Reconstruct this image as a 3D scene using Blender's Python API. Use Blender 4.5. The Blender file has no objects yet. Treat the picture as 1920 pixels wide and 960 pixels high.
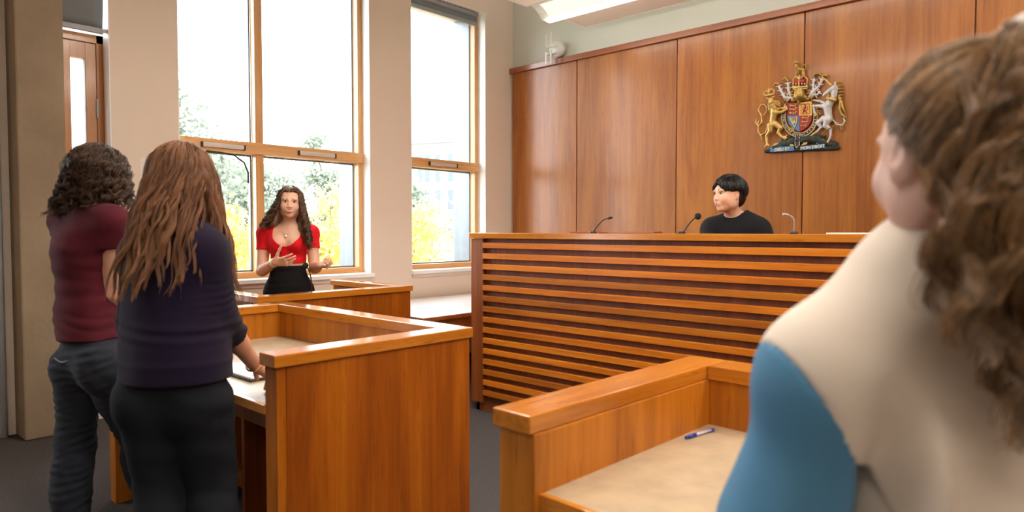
import bpy, bmesh, math, random
import numpy as np
from mathutils import Vector, Matrix, noise as mnoise
PI = math.pi
random.seed(7)
SC = bpy.context.scene
COL = SC.collection
R = math.radians

# ------------------------------------------------------------------ materials
def newmat(name):
    m = bpy.data.materials.new(name); m.use_nodes = True
    nt = m.node_tree; nt.nodes.clear()
    o = nt.nodes.new('ShaderNodeOutputMaterial')
    return m, nt, o
def N(nt, typ, **kw):
    n = nt.nodes.new(typ)
    for k, v in kw.items():
        if k in n.inputs: n.inputs[k].default_value = v
        else: setattr(n, k, v)
    return n
def L(nt, a, ao, b, bi): nt.links.new(a.outputs[ao], b.inputs[bi])
def c4(c): return (c[0], c[1], c[2], 1)
def bsdf(nt, out, rough=.5, metallic=0., spec=.5, coat=0., sheen=0., emis=None):
    b = N(nt, 'ShaderNodeBsdfPrincipled')
    b.inputs['Roughness'].default_value = rough
    b.inputs['Metallic'].default_value = metallic
    b.inputs['Specular IOR Level'].default_value = spec
    b.inputs['Coat Weight'].default_value = coat
    b.inputs['Coat Roughness'].default_value = .12
    b.inputs['Sheen Weight'].default_value = sheen
    L(nt, b, 0, out, 'Surface')
    return b
def plain(name, col, rough=.5, metallic=0., spec=.5, coat=0., sheen=0., var=.06, nscale=12., bump=0., bscale=60., stretch=(1, 1, 1)):
    m, nt, o = newmat(name)
    b = bsdf(nt, o, rough, metallic, spec, coat, sheen)
    tc = N(nt, 'ShaderNodeTexCoord')
    mp = N(nt, 'ShaderNodeMapping'); mp.inputs['Scale'].default_value = stretch
    L(nt, tc, 'Object', mp, 'Vector')
    nz = N(nt, 'ShaderNodeTexNoise', Scale=nscale, Detail=4.)
    L(nt, mp, 0, nz, 'Vector')
    r = N(nt, 'ShaderNodeValToRGB')
    r.color_ramp.elements[0].position = .3; r.color_ramp.elements[1].position = .7
    r.color_ramp.elements[0].color = c4([x * (1 - var) for x in col])
    r.color_ramp.elements[1].color = c4([min(1, x * (1 + var)) for x in col])
    L(nt, nz, 'Fac', r, 'Fac'); L(nt, r, 'Color', b, 'Base Color')
    if bump:
        n2 = N(nt, 'ShaderNodeTexNoise', Scale=bscale, Detail=5.)
        L(nt, mp, 0, n2, 'Vector')
        bp = N(nt, 'ShaderNodeBump', Strength=bump, Distance=.004)
        L(nt, n2, 'Fac', bp, 'Height'); L(nt, bp, 0, b, 'Normal')
    return m
def wood(name, c1, c2, c3, axis='Z', rough=.34, coat=.25, plank=0., scale=1., island=0., spec=.5, isl_amt=.35, fw=.55):
    """veneer with the grain running along axis"""
    m, nt, o = newmat(name)
    b = bsdf(nt, o, rough, 0, spec, coat)
    tc = N(nt, 'ShaderNodeTexCoord')
    oi = N(nt, 'ShaderNodeObjectInfo')
    ge = N(nt, 'ShaderNodeNewGeometry')
    ad = N(nt, 'ShaderNodeVectorMath', operation='ADD')
    mul = N(nt, 'ShaderNodeMath', operation='MULTIPLY'); mul.inputs[1].default_value = 37.
    L(nt, oi, 'Random', mul, 0)
    mul2 = N(nt, 'ShaderNodeMath', operation='MULTIPLY_ADD'); mul2.inputs[1].default_value = 23. * island
    L(nt, ge, 'Random Per Island', mul2, 0); L(nt, mul, 0, mul2, 2)
    L(nt, tc, 'Object', ad, 0); L(nt, mul2, 0, ad, 1)
    def stretched(s_long, s_cross):
        mp = N(nt, 'ShaderNodeMapping')
        s = [s_cross] * 3; s['XYZ'.index(axis)] = s_long
        mp.inputs['Scale'].default_value = [x * scale for x in s]
        L(nt, ad, 0, mp, 'Vector'); return mp
    fine = N(nt, 'ShaderNodeTexNoise', Scale=1., Detail=9., Roughness=.62, Distortion=.35)
    L(nt, stretched(1.3, 34), 0, fine, 'Vector')
    broad = N(nt, 'ShaderNodeTexNoise', Scale=1., Detail=4., Roughness=.5, Distortion=1.1)
    L(nt, stretched(.55, 4.6), 0, broad, 'Vector')
    mx = N(nt, 'ShaderNodeMath', operation='MULTIPLY_ADD'); mx.inputs[1].default_value = fw
    hb = N(nt, 'ShaderNodeMath', operation='MULTIPLY'); hb.inputs[1].default_value = 1 - fw
    L(nt, broad, 'Fac', hb, 0); L(nt, fine, 'Fac', mx, 0); L(nt, hb, 0, mx, 2)
    r = N(nt, 'ShaderNodeValToRGB'); cr = r.color_ramp
    cr.elements[0].position = .36; cr.elements[0].color = c4(c1)
    cr.elements[1].position = .66; cr.elements[1].color = c4(c3)
    e = cr.elements.new(.5); e.color = c4(c2)
    L(nt, mx, 0, r, 'Fac')
    # short dark pore marks along the grain
    pn = N(nt, 'ShaderNodeTexNoise', Scale=1., Detail=2.)
    L(nt, stretched(9, 120), 0, pn, 'Vector')
    pr = N(nt, 'ShaderNodeValToRGB'); pr.color_ramp.elements[0].position = .26; pr.color_ramp.elements[1].position = .4
    pr.color_ramp.elements[0].color = (.72, .66, .6, 1); pr.color_ramp.elements[1].color = (1, 1, 1, 1)
    L(nt, pn, 'Fac', pr, 'Fac')
    mm = N(nt, 'ShaderNodeMix', data_type='RGBA', blend_type='MULTIPLY'); mm.inputs[0].default_value = 1
    L(nt, r, 'Color', mm, 6); L(nt, pr, 'Color', mm, 7)
    last = mm, 2
    if plank:   # veneer leaves: tone steps across the grain
        sp = N(nt, 'ShaderNodeSeparateXYZ'); L(nt, ad, 0, sp, 0)
        sm = N(nt, 'ShaderNodeMath', operation='ADD'); L(nt, sp, 0, sm, 0); L(nt, sp, 1 if axis == 'Z' else 2, sm, 1)
        dv = N(nt, 'ShaderNodeMath', operation='DIVIDE'); dv.inputs[1].default_value = plank; L(nt, sm, 0, dv, 0)
        fl = N(nt, 'ShaderNodeMath', operation='FLOOR'); L(nt, dv, 0, fl, 0)
        wn = N(nt, 'ShaderNodeTexWhiteNoise', noise_dimensions='1D'); L(nt, fl, 0, wn, 'W')
        mr = N(nt, 'ShaderNodeMapRange'); mr.inputs[3].default_value = .86; mr.inputs[4].default_value = 1.12
        L(nt, wn, 'Value', mr, 0)
        m3 = N(nt, 'ShaderNodeVectorMath', operation='SCALE'); L(nt, last[0], last[1], m3, 0); L(nt, mr, 0, m3, 'Scale')
        last = m3, 0
    if island:
        mr = N(nt, 'ShaderNodeMapRange'); mr.inputs[3].default_value = 1 - isl_amt; mr.inputs[4].default_value = 1 + isl_amt
        L(nt, ge, 'Random Per Island', mr, 0)
        m3 = N(nt, 'ShaderNodeVectorMath', operation='SCALE'); L(nt, last[0], last[1], m3, 0); L(nt, mr, 0, m3, 'Scale')
        last = m3, 0
    L(nt, last[0], last[1], b, 'Base Color')
    bp = N(nt, 'ShaderNodeBump', Strength=.06, Distance=.002); L(nt, fine, 'Fac', bp, 'Height'); L(nt, bp, 0, b, 'Normal')
    return m
def emitter(name, col, s):
    m, nt, o = newmat(name)
    e = N(nt, 'ShaderNodeEmission'); e.inputs[0].default_value = c4(col); e.inputs[1].default_value = s
    L(nt, e, 0, o, 'Surface'); return m
def glassmat(name, tint=(1, 1, 1), rough=0.0, refl=1.0, frost=False):
    m, nt, o = newmat(name)
    t = N(nt, 'ShaderNodeBsdfTransparent'); t.inputs[0].default_value = c4(tint)
    g = N(nt, 'ShaderNodeBsdfGlossy'); g.inputs['Roughness'].default_value = rough
    f = N(nt, 'ShaderNodeLayerWeight'); f.inputs[0].default_value = .5
    pw = N(nt, 'ShaderNodeMath', operation='POWER'); pw.inputs[1].default_value = 5.
    L(nt, f, 'Facing', pw, 0)
    mu = N(nt, 'ShaderNodeMath', operation='MULTIPLY_ADD'); mu.inputs[1].default_value = .5 * refl; mu.inputs[2].default_value = .03 * refl
    L(nt, pw, 0, mu, 0)
    mx = N(nt, 'ShaderNodeMixShader'); L(nt, mu, 0, mx, 0); L(nt, t, 0, mx, 1); L(nt, g, 0, mx, 2)
    if frost:
        tr = N(nt, 'ShaderNodeBsdfTranslucent'); tr.inputs[0].default_value = (.92, .96, 1, 1)
        m2 = N(nt, 'ShaderNodeMixShader'); m2.inputs[0].default_value = .85
        L(nt, mx, 0, m2, 1); L(nt, tr, 0, m2, 2); L(nt, m2, 0, o, 'Surface')
    else: L(nt, mx, 0, o, 'Surface')
    return m

CH1, CH2, CH3 = (.20, .052, .010), (.40, .122, .022), (.58, .215, .045)      # cherry
M = {}
M['wall_wood'] = wood('cherry_wall_veneer', (.27, .080, .012), (.38, .130, .020), (.47, .180, .030), 'Z', .33, .15, plank=.3, fw=.42)
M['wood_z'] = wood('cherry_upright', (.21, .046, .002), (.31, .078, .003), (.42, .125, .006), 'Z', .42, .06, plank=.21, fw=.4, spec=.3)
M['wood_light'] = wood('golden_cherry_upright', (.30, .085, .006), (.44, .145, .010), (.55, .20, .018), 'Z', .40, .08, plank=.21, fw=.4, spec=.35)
M['wood_y'] = wood('cherry_along_y', (.36, .11, .010), (.50, .17, .014), (.61, .235, .028), 'Y', .2, .5, fw=.45)
M['wood_x'] = wood('cherry_along_x', (.36, .11, .010), (.50, .17, .014), (.61, .235, .028), 'X', .2, .5, fw=.45)
M['slat'] = wood('cherry_slat', (.33, .085, .005), (.50, .145, .008), (.64, .22, .015), 'X', .34, .15, island=1.)
M['slat_back'] = wood('dark_slat_backing', (.13, .038, .012), (.19, .058, .020), (.25, .080, .03), 'Z', .5, .05)
M['dark_wood'] = wood('dark_cherry_veneer', (.17, .045, .010), (.25, .07, .016), (.33, .10, .025), 'Z', .4, .1)  # darker cherry for bench posts, plinth and desk supports
M['trim_wood'] = wood('panel_head_trim', (.20, .055, .016), (.30, .09, .026), (.38, .125, .04), 'X', .28, .4)
M['frame_v'] = wood('window_oak_upright', (.58, .30, .11), (.70, .39, .16), (.80, .48, .22), 'Z', .35, .2)
M['frame_h'] = wood('window_oak_level', (.58, .30, .11), (.70, .39, .16), (.80, .48, .22), 'Y', .35, .2)
M['door_frame'] = wood('narrow_casement_oak', (.36, .14, .035), (.46, .19, .055), (.55, .25, .08), 'Z', .35, .2)
M['laminate'] = plain('pale_desk_laminate', (.41, .315, .205), .36, var=.13, nscale=14, spec=.5)
M['white_laminate'] = plain('white_table_laminate', (.80, .80, .80), .25, var=.02, nscale=3)
M['wall_paint'] = plain('magnolia_wall_paint', (.74, .63, .53), .75, var=.012, nscale=1.4, bump=.15, bscale=160)
M['wall_grey'] = plain('grey_green_wall_paint', (.62, .65, .59), .75, var=.012, nscale=1.4, bump=.15, bscale=160)
M['white_paint'] = plain('white_satin_paint', (.85, .85, .84), .4, var=.01)
M['ceiling'] = plain('ceiling_paint', (.86, .85, .82), .85, var=.01)
M['raft'] = plain('acoustic_raft', (.93, .89, .86), .8, var=.015, nscale=200, bump=.1, bscale=400)
M['carpet'] = plain('brown_grey_carpet', (.072, .065, .064), .95, spec=.1, var=.6, nscale=190, bump=.6, bscale=300)
M['blind'] = plain('grey_roller_fabric', (.20, .225, .245), .8, var=.06, nscale=300, bump=.1, bscale=500)
M['blind_bar'] = plain('grey_blind_bar', (.30, .31, .33), .4)
M['alu'] = plain('blue_grey_aluminium', (.17, .20, .235), .35, .3)
M['steel'] = plain('brushed_steel', (.30, .30, .30), .4, .8)
M['silver'] = plain('silver_vent', (.70, .68, .66), .35, .4)
M['black'] = plain('black_plastic', (.018, .018, .02), .4)
M['foam'] = plain('black_foam', (.012, .012, .013), .95, bump=.8, bscale=500)
M['white_plastic'] = plain('white_plastic', (.82, .83, .82), .3)
M['glass'] = glassmat('window_glass')
M['frost'] = glassmat('frosted_glass', frost=True)
M['paper'] = plain('paper', (.80, .78, .74), .8, var=.01)
M['ink'] = plain('printed_ink', (.03, .03, .035), .7)
M['lamp'] = emitter('luminaire_diffuser', (1, .93, .84), 9.)
M['reflector_glow'] = emitter('luminaire_reflector_glow', (1, .86, .72), .62)  # own emission stands in for lamp light falling on the reflector
M['concrete'] = None
def concrete():
    m, nt, o = newmat('board_marked_concrete')
    b = bsdf(nt, o, .85, spec=.25)
    tc = N(nt, 'ShaderNodeTexCoord')
    n1 = N(nt, 'ShaderNodeTexNoise', Scale=2.2, Detail=8., Roughness=.6); L(nt, tc, 'Object', n1, 'Vector')
    r = N(nt, 'ShaderNodeValToRGB'); r.color_ramp.elements[0].position = .3; r.color_ramp.elements[1].position = .72
    r.color_ramp.elements[0].color = (.24, .18, .12, 1); r.color_ramp.elements[1].color = (.33, .255, .175, 1)
    L(nt, n1, 'Fac', r, 'Fac')
    v = N(nt, 'ShaderNodeTexVoronoi', Scale=24.); L(nt, tc, 'Object', v, 'Vector')
    vr = N(nt, 'ShaderNodeValToRGB'); vr.color_ramp.elements[0].position = .03; vr.color_ramp.elements[1].position = .07
    vr.color_ramp.elements[0].color = (.62, .62, .62, 1); vr.color_ramp.elements[1].color = (1, 1, 1, 1)
    L(nt, v, 'Distance', vr, 'Fac')
    mm = N(nt, 'ShaderNodeMix', data_type='RGBA', blend_type='MULTIPLY'); mm.inputs[0].default_value = .8
    L(nt, r, 'Color', mm, 6); L(nt, vr, 'Color', mm, 7); L(nt, mm, 2, b, 'Base Color')
    n2 = N(nt, 'ShaderNodeTexNoise', Scale=30., Detail=6.); L(nt, tc, 'Object', n2, 'Vector')
    bp = N(nt, 'ShaderNodeBump', Strength=.3, Distance=.01); L(nt, n2, 'Fac', bp, 'Height'); L(nt, bp, 0, b, 'Normal')
    return m
M['concrete'] = concrete()

# ------------------------------------------------------------------ mesh helpers
class MB:
    def __init__(s): s.bm = bmesh.new()
    def box(s, x0, x1, y0, y1, z0, z1, bev=.002, rot=None, about=None):
        r = bmesh.ops.create_cube(s.bm, size=1)
        vs = r['verts']
        for v in vs:
            v.co = Vector(((x0 + x1) / 2 + v.co.x * (x1 - x0), (y0 + y1) / 2 + v.co.y * (y1 - y0), (z0 + z1) / 2 + v.co.z * (z1 - z0)))
        if bev:
            es = list({e for v in vs for e in v.link_edges})
            r = bmesh.ops.bevel(s.bm, geom=es, offset=bev, segments=2, affect='EDGES', profile=.5)
            vs = list({v for v in r['verts']} | {v for v in vs if v.is_valid})
        if rot: bmesh.ops.rotate(s.bm, verts=vs, cent=about, matrix=rot)
        return s
    def tube(s, pts, r, seg=10, caps=True):
        pts = [Vector(p) for p in pts]; rs = r if isinstance(r, (list, tuple)) else [r] * len(pts)
        rings = []; up = None
        for i, p in enumerate(pts):
            t = (pts[min(i + 1, len(pts) - 1)] - pts[max(i - 1, 0)]).normalized()
            if up is None:
                up = Vector((0, 0, 1)) if abs(t.z) < .9 else Vector((1, 0, 0))
            a = t.cross(up).normalized(); b_ = a.cross(t).normalized(); up = b_
            rings.append([s.bm.verts.new(p + (a * math.cos(2 * PI * k / seg) + b_ * math.sin(2 * PI * k / seg)) * rs[i]) for k in range(seg)])
        for i in range(len(rings) - 1):
            for k in range(seg):
                s.bm.faces.new((rings[i][k], rings[i][(k + 1) % seg], rings[i + 1][(k + 1) % seg], rings[i + 1][k]))
        if caps:
            s.bm.faces.new(rings[0][::-1]); s.bm.faces.new(rings[-1])
        return s
    def ball(s, c, r, sc=(1, 1, 1), seg=16):
        r_ = bmesh.ops.create_uvsphere(s.bm, u_segments=seg, v_segments=max(6, seg // 2), radius=r)
        for v in r_['verts']: v.co = Vector((v.co.x * sc[0] + c[0], v.co.y * sc[1] + c[1], v.co.z * sc[2] + c[2]))
        return s
    def prism(s, poly, axis, a, b):
        """poly in the two other axes, extruded along axis from a to b"""
        def P(u, v, w): return {'X': (w, u, v), 'Y': (u, w, v), 'Z': (u, v, w)}[axis]
        A = [s.bm.verts.new(P(u, v, a)) for u, v in poly]; B = [s.bm.verts.new(P(u, v, b)) for u, v in poly]
        n = len(poly)
        for i in range(n): s.bm.faces.new((A[i], A[(i + 1) % n], B[(i + 1) % n], B[i]))
        s.bm.faces.new(A[::-1]); s.bm.faces.new(B)
        return s
    def build(s, name, mat, parent=None, smooth=False):
        bmesh.ops.recalc_face_normals(s.bm, faces=s.bm.faces)
        me = bpy.data.meshes.new(name); s.bm.to_mesh(me); s.bm.free()
        return link(name, me, mat, parent, smooth)
def link(name, me, mat, parent=None, smooth=False):
    o = bpy.data.objects.new(name, me); COL.objects.link(o)
    if mat: me.materials.append(mat)
    if parent: o.parent = parent
    if smooth:
        me.polygons.foreach_set('use_smooth', [True] * len(me.polygons))
    return o
def par(o, p):   # parent keeping world coordinates (parents sit untransformed unless moved later)
    o.parent = p; o.matrix_parent_inverse = p.matrix_basis.inverted(); return o
def tag(o, label, cat, group=None, kind=None):
    if label: o['label'] = label
    if cat: o['category'] = cat
    if group: o['group'] = group
    if kind: o['kind'] = kind
    return o
def root(name, label, cat, loc=(0, 0, 0), group=None):
    o = bpy.data.objects.new(name, None); COL.objects.link(o); o.location = loc
    o.empty_display_size = .1
    return tag(o, label, cat, group)
def box(name, mat, b, parent=None, bev=.002):
    return MB().box(*b, bev=bev).build(name, mat, parent if parent is None or parent.location.length == 0 else None) if parent is None or parent.location.length == 0 else par(MB().box(*b, bev=bev).build(name, mat), parent)
def struct(name, mat, b, bev=0):
    o = MB().box(*b, bev=bev).build(name, mat); o['kind'] = 'structure'; return o
# ------------------------------------------------------------------ room shell
XW, YP, XE, YB, ZC = -5.5, 5.95, 3.4, -5.2, 4.35       # window wall, panelled wall, far side, back, ceiling
XO = -6.02                                              # outer face of the window wall
struct('floor', M['carpet'], (XW - .5, XE, YB, YP + .2, -.12, 0))
struct('ceiling', M['ceiling'], (XO, XE, YB, YP + .2, ZC, ZC + .15))
struct('wall_back', M['wall_paint'], (XO, XE + .2, YB - .2, YB, 0, ZC))
struct('wall_right', M['wall_paint'], (XE, XE + .2, YB, YP + .2, 0, ZC))
struct('wall_panelled', M['wall_grey'], (XW, XE + .2, YP, YP + .2, 0, ZC))
OPEN = [(-2.0, -.2, .95, 3.75), (1.16, 1.67, .05, 3.75), (2.14, 3.92, .95, 3.8), (4.42, 5.49, .95, 3.8)]
mb = MB()
y = YB
for a, b, z0, z1 in OPEN:
    mb.box(XO, XW, y, a, 0, ZC, bev=0); mb.box(XO, XW, a, b, 0, z0, bev=0); mb.box(XO, XW, a, b, z1, ZC, bev=0); y = b
mb.box(XO, XW, y, YP + .2, 0, ZC, bev=0)
o = mb.build('wall_windows', M['wall_paint']); o['kind'] = 'structure'

def reveal(i, a, b, z0, z1):
    # white painted lining of the opening on the room side, aluminium lining outside
    t = .006
    o = MB().box(-5.62, XW + .001, a, a + t, z0, z1, 0).box(-5.62, XW + .001, b - t, b, z0, z1, 0).box(-5.62, XW + .001, a, b, z1 - t, z1, 0).build('trim_%d' % i, M['white_paint']); o['kind'] = 'structure'
def window(n, a, b, z0, z1, muls, trans, fr='h', glass='glass', fw=.055, only_low=None):
    f = root('window_%d' % n, None, None); f['kind'] = 'structure'
    mv, mh = M['frame_v'], M['frame_h']
    x0, x1 = -5.70, -5.62
    fo = MB(); fo.box(x0, x1, a, a + fw, z0, z1).box(x0, x1, b - fw, b, z0, z1)
    for m_ in muls: fo.box(x0, x1, m_ - .036, m_ + .036, z0, z1)
    fo.build('window_frame', mv, f)
    fh = MB(); fh.box(x0, x1 - .002, a + fw, b - fw, z0, z0 + .052).box(x0, x1 - .002, a + fw, b - fw, z1 - .06, z1)
    for t in trans: fh.box(x0, x1 + .022, a + .002, b + (.012 if n == 4 else -.002), t - .048, t + .048)
    fh.build('window_rail', mh, f)
    # glazing beads and dark gaskets, then one pane per light
    ys = [a + fw] + [v for m_ in muls for v in (m_ - .036, m_ + .036)] + [b - fw]
    zs = [z0 + .052] + [v for t in trans for v in (t - .048, t + .048)] + [z1 - .06]
    for i in range(0, len(ys), 2):
        for k in range(0, len(zs), 2):
            y0, y1, w0, w1 = ys[i], ys[i + 1], zs[k], zs[k + 1]
            g = MB()
            for q in ((y0, y0 + .014, w0, w1), (y1 - .014, y1, w0, w1), (y0, y1, w0, w0 + .014), (y0, y1, w1 - .014, w1)):
                g.box(-5.735, -5.70, *q, bev=0)
            g.build('window_sash', M['alu'], f)
            p = MB().box(-5.722, -5.716, y0, y1, w0, w1, bev=0).build('window_pane', M[glass], f)
    # outer aluminium jambs of the deep opening
    o = MB().box(XO + .0, -5.735, b - .012, b, z0, z1, 0).box(XO, -5.735, a, a + .012, z0, z1, 0).box(XO - .04, -5.735, a, b, z0 - .02, z0, 0).build('window_jamb', M['alu'], f)
    return f
for k, (a, b, z0, z1) in enumerate(OPEN):
    reveal(k + 1, a, b, z0, z1)
window(1, *OPEN[0], [-1.1], [2.06])
w4 = window(4, *OPEN[2], [2.858], [2.06])
w5 = window(5, *OPEN[3], [], [2.075])
# white sill boards
for i, (a, b) in enumerate([(2.14, 3.92), (4.42, 5.49), (-2.0, -.2)]):
    o = MB().box(-5.66, XW + .045, a - .02 if i > 1 else a - .01, b + .012, .912, .948, bev=.004).build('trim_%d' % (i + 6), M['white_paint']); o['kind'] = 'structure'
    o = MB().box(XW - .01, XW + .014, a, b, .875, .913, bev=.002).build('trim_%d' % (i + 10), M['wall_paint']); o['kind'] = 'structure'
# narrow casement door beside the column
d = root('door_1', None, None); d['kind'] = 'structure'
a, b, z0, z1 = OPEN[1]
MB().box(-5.72, -5.64, a, a + .05, .05, 2.78).box(-5.72, -5.64, b - .045, b, .05, 2.78).box(-5.72, -5.64, a, b, 2.72, 2.78).build('door_frame', M['door_frame'], d)
MB().box(-5.715, -5.65, a + .05, a + .30, .06, 2.715).box(-5.715, -5.65, b - .115, b - .047, .06, 2.715).box(-5.714, -5.652, a + .05, b - .05, 2.60, 2.715).box(-5.714, -5.652, a + .05, b - .05, .06, .3).build('door_leaf', M['door_frame'], d)
MB().box(-5.695, -5.688, a + .28, b - .10, .28, 2.62, 0).build('door_pane', M['frost'], d)
MB().box(-5.70, -5.655, b - .118, b - .112, .28, 2.62, 0).build('door_glazing_bead', M['blind_bar'], d)
MB().box(-5.66, -5.636, b - .052, b - .038, 2.18, 2.32).build('door_hinge', M['blind_bar'], d)
MB().box(-5.72, -5.64, a, b, 2.78, 3.75, 0).build('door_transom_frame', M['glass'], d)

def vent(y0, y1, z, label):
    t = root('trickle_vent', label, 'vent', (0, 0, 0), 'trickle vents on the window rails')
    MB().box(-5.60, -5.575, y0, y1, z - .020, z + .014, .004).box(-5.576, -5.572, y0 + .02, y1 - .02, z - .006, z + .001, 0).build('vent_cover', M['silver'], t)
    for yy in (y0 - .014, y1): MB().box(-5.60, -5.573, yy, yy + .014, z - .024, z + .018, .003).build('vent_end_cap', M['black'], t)
vent(2.36, 2.70, 2.058, 'silver trickle vent on the big window rail, behind the long brown hair')
vent(3.22, 3.58, 2.058, 'silver trickle vent on the big window rail, above the woman in red')
vent(4.745, 5.12, 2.073, 'silver trickle vent on the rail of the window nearest the panelled wall')
# window cable
cb = MB().tube([(-5.62, 2.40, 2.005), (-5.60, 2.52, 2.0), (-5.59, 2.62, 1.985), (-5.585, 2.70, 1.93), (-5.585, 2.735, 1.85), (-5.585, 2.735, 1.76)], .007, 8).build('window_cable', M['black'], None, True)
tag(cb, 'black curved cable hanging below the window rail beside the long brown hair', 'cable')

def blind(y0, y1, zb, zt, x, label, bow=0.):
    t = root('roller_blind', label, 'blind', (0, 0, 0), 'grey roller blinds')
    bm = bmesh.new(); nz = 14
    rows = []
    for k in range(nz + 1):
        z = zb + (zt - zb) * k / nz; u = k / nz
        rows.append([bm.verts.new((x + bow * math.sin(min(1, u * 2.0) * PI) * .9, y0 + (y1 - y0) * j / 6, z)) for j in range(7)])
    for k in range(nz):
        for j in range(6): bm.faces.new((rows[k][j], rows[k][j + 1], rows[k + 1][j + 1], rows[k + 1][j]))
    me = bpy.data.meshes.new('blind_fabric'); bm.to_mesh(me); bm.free()
    f = link('blind_fabric', me, M['blind'], t, True)
    sd = f.modifiers.new('thick', 'SOLIDIFY'); sd.thickness = .004
    MB().tube([(x, y0, zt), (x, y1, zt)], .03, 16).build('blind_roller', M['blind_bar'], t, True)
    MB().box(x - .012, x + .012, y0 - .002, y1 + .002, zb - .035, zb + .004, .004).build('blind_bottom_bar', M['blind_bar'], t)
    return t
b1 = blind(1.20, 1.645, 2.81, 3.70, -5.56, 'grey roller blind over the narrow wooden casement beside the concrete column', .03)
MB().ball((-5.556, 1.655, 2.80), .016).build('blind_end_plug', M['white_plastic'], b1, True)
blind(4.44, 5.41, 3.68, 3.77, -5.56, 'grey roller blind rolled up above the window nearest the panelled wall')
# column
o = MB().box(XW - .02, -5.26, 1.056, 1.325, 0, ZC, .012).build('column', M['concrete']); o['kind'] = 'structure'
# heating pipe behind the column
pp = MB().tube([(-5.465, .985, 0), (-5.465, .985, ZC)], .022, 16).build('riser_pipe', plain('pale_blue_pipe_paint', (.42, .46, .48), .45), None, True)
tag(pp, 'pale grey blue vertical pipe in the corner left of the concrete column', 'pipe')
for i, (a, b) in enumerate([(YB, .96), (1.69, 4.42), (4.42, YP - .02)]):
    o = MB().box(XW, XW + .018, a, b, 0, .12, .003).build('baseboard_window_side%s' % ('' if i == 0 else '_%d' % i), M['white_paint']); o['kind'] = 'structure'
# notice
s = root('wall_notice', 'white notice about keeping windows shut, on the pier behind the long brown hair', 'notice')
MB().box(XW, XW + .0012, 1.855, 2.115, 1.66, 1.905, 0).build('notice_sheet', plain('laminated_notice_sheet', (.74, .67, .60), .35), s)
def text(body, size, loc, rot, mat, name, parent, align='CENTER', ext=.0004):
    c = bpy.data.curves.new(name, 'FONT'); c.body = body; c.size = size; c.extrude = ext; c.align_x = align
    o = bpy.data.objects.new(name, c); COL.objects.link(o); o.location = loc; o.rotation_euler = rot
    c.materials.append(mat); o.parent = parent
    return o
MB().box(XW + .001, XW + .002, 1.965, 2.0, 1.86, 1.872, 0).prism([(1.97, 1.872), (2.0, 1.872), (1.985, 1.886)], 'X', XW + .001, XW + .002).build('notice_symbol', M['ink'], s)
b_ = MB()
for k, (u0, u1) in enumerate([(1.895, 2.06), (1.90, 2.07)]): 
    u = u0
    while u < u1:
        w = random.uniform(.008, .018); b_.box(XW + .001, XW + .0018, u, u + w, 1.700 - k * .014, 1.705 - k * .014, 0); u += w + .004
b_.build('notice_small_print', M['ink'], s)
NOTICE = s

# panelled wall: one veneered panel per bay, dark joints, head trim
pan = [-5.47, -4.525, -3.325, -2.135, -.935, .265, 1.465, 2.665, XE]
for i in range(len(pan) - 1):
    o = MB().box(pan[i] + .005, pan[i + 1] - .005, YP - .045, YP, .0, 3.185, .003).build('wall_panel', M['wall_wood'])
    tag(o, ['cherry veneer wall panel in the corner, under the white antenna unit', 'cherry veneer wall panel second from the window corner, behind the left desk microphone',
            'cherry veneer wall panel behind the head of the seated man in black', 'cherry veneer wall panel behind the right half of the coat of arms',
            'cherry veneer wall panel above the brown ponytail, right of the coat of arms', 'cherry veneer wall panel past the ponytail, towards the far side of the room'][min(i, 5)], 'wall panel', 'cherry wall panels')
MB().box(pan[0], XE, YP - .02, YP, 0, 3.185, 0).build('trim_20', M['slat_back'])['kind'] = 'structure'
MB().box(-5.497, XE, YP - .075, YP, 3.185, 3.245, .004).build('trim_21', M['trim_wood'])['kind'] = 'structure'

# ceiling rafts with integrated luminaire
def raft(x0, x1, y0, y1, z, label):
    t = root('ceiling_raft', label, 'ceiling raft', (0, 0, 0), 'suspended ceiling rafts')
    n = max(1, round((x1 - x0) / 1.2))
    for i in range(n):
        a = x0 + (x1 - x0) * i / n; b = x0 + (x1 - x0) * (i + 1) / n
        MB().box(a + .0015, b - .0015, y0, y1, z, z + .03, .002).build('raft_panel', M['raft'], t)
    MB().box(x0 - .012, x0, y0 - .012, y1 + .012, z - .004, z + .034, .002).box(x0, x1, y1, y1 + .012, z - .004, z + .034, .002).box(x0, x1, y0 - .012, y0, z - .004, z + .034, .002).build('raft_edge_profile', M['white_paint'], t)
    for xx in (x0 + .3, (x0 + x1) / 2, x1 - .3):
        for yy in (y0 + .15, y1 - .15): MB().tube([(xx, yy, z + .03), (xx, yy, ZC)], .003, 6).build('raft_hanger', M['steel'], t)
raft(-4.28, 2.6, 5.25, 5.75, 3.46, 'pink white suspended ceiling raft between the lit strip light and the panelled wall')
raft(-4.33, 2.6, 3.2, 4.87, 3.47, 'pink white suspended ceiling raft on the near side of the lit strip light')
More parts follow.
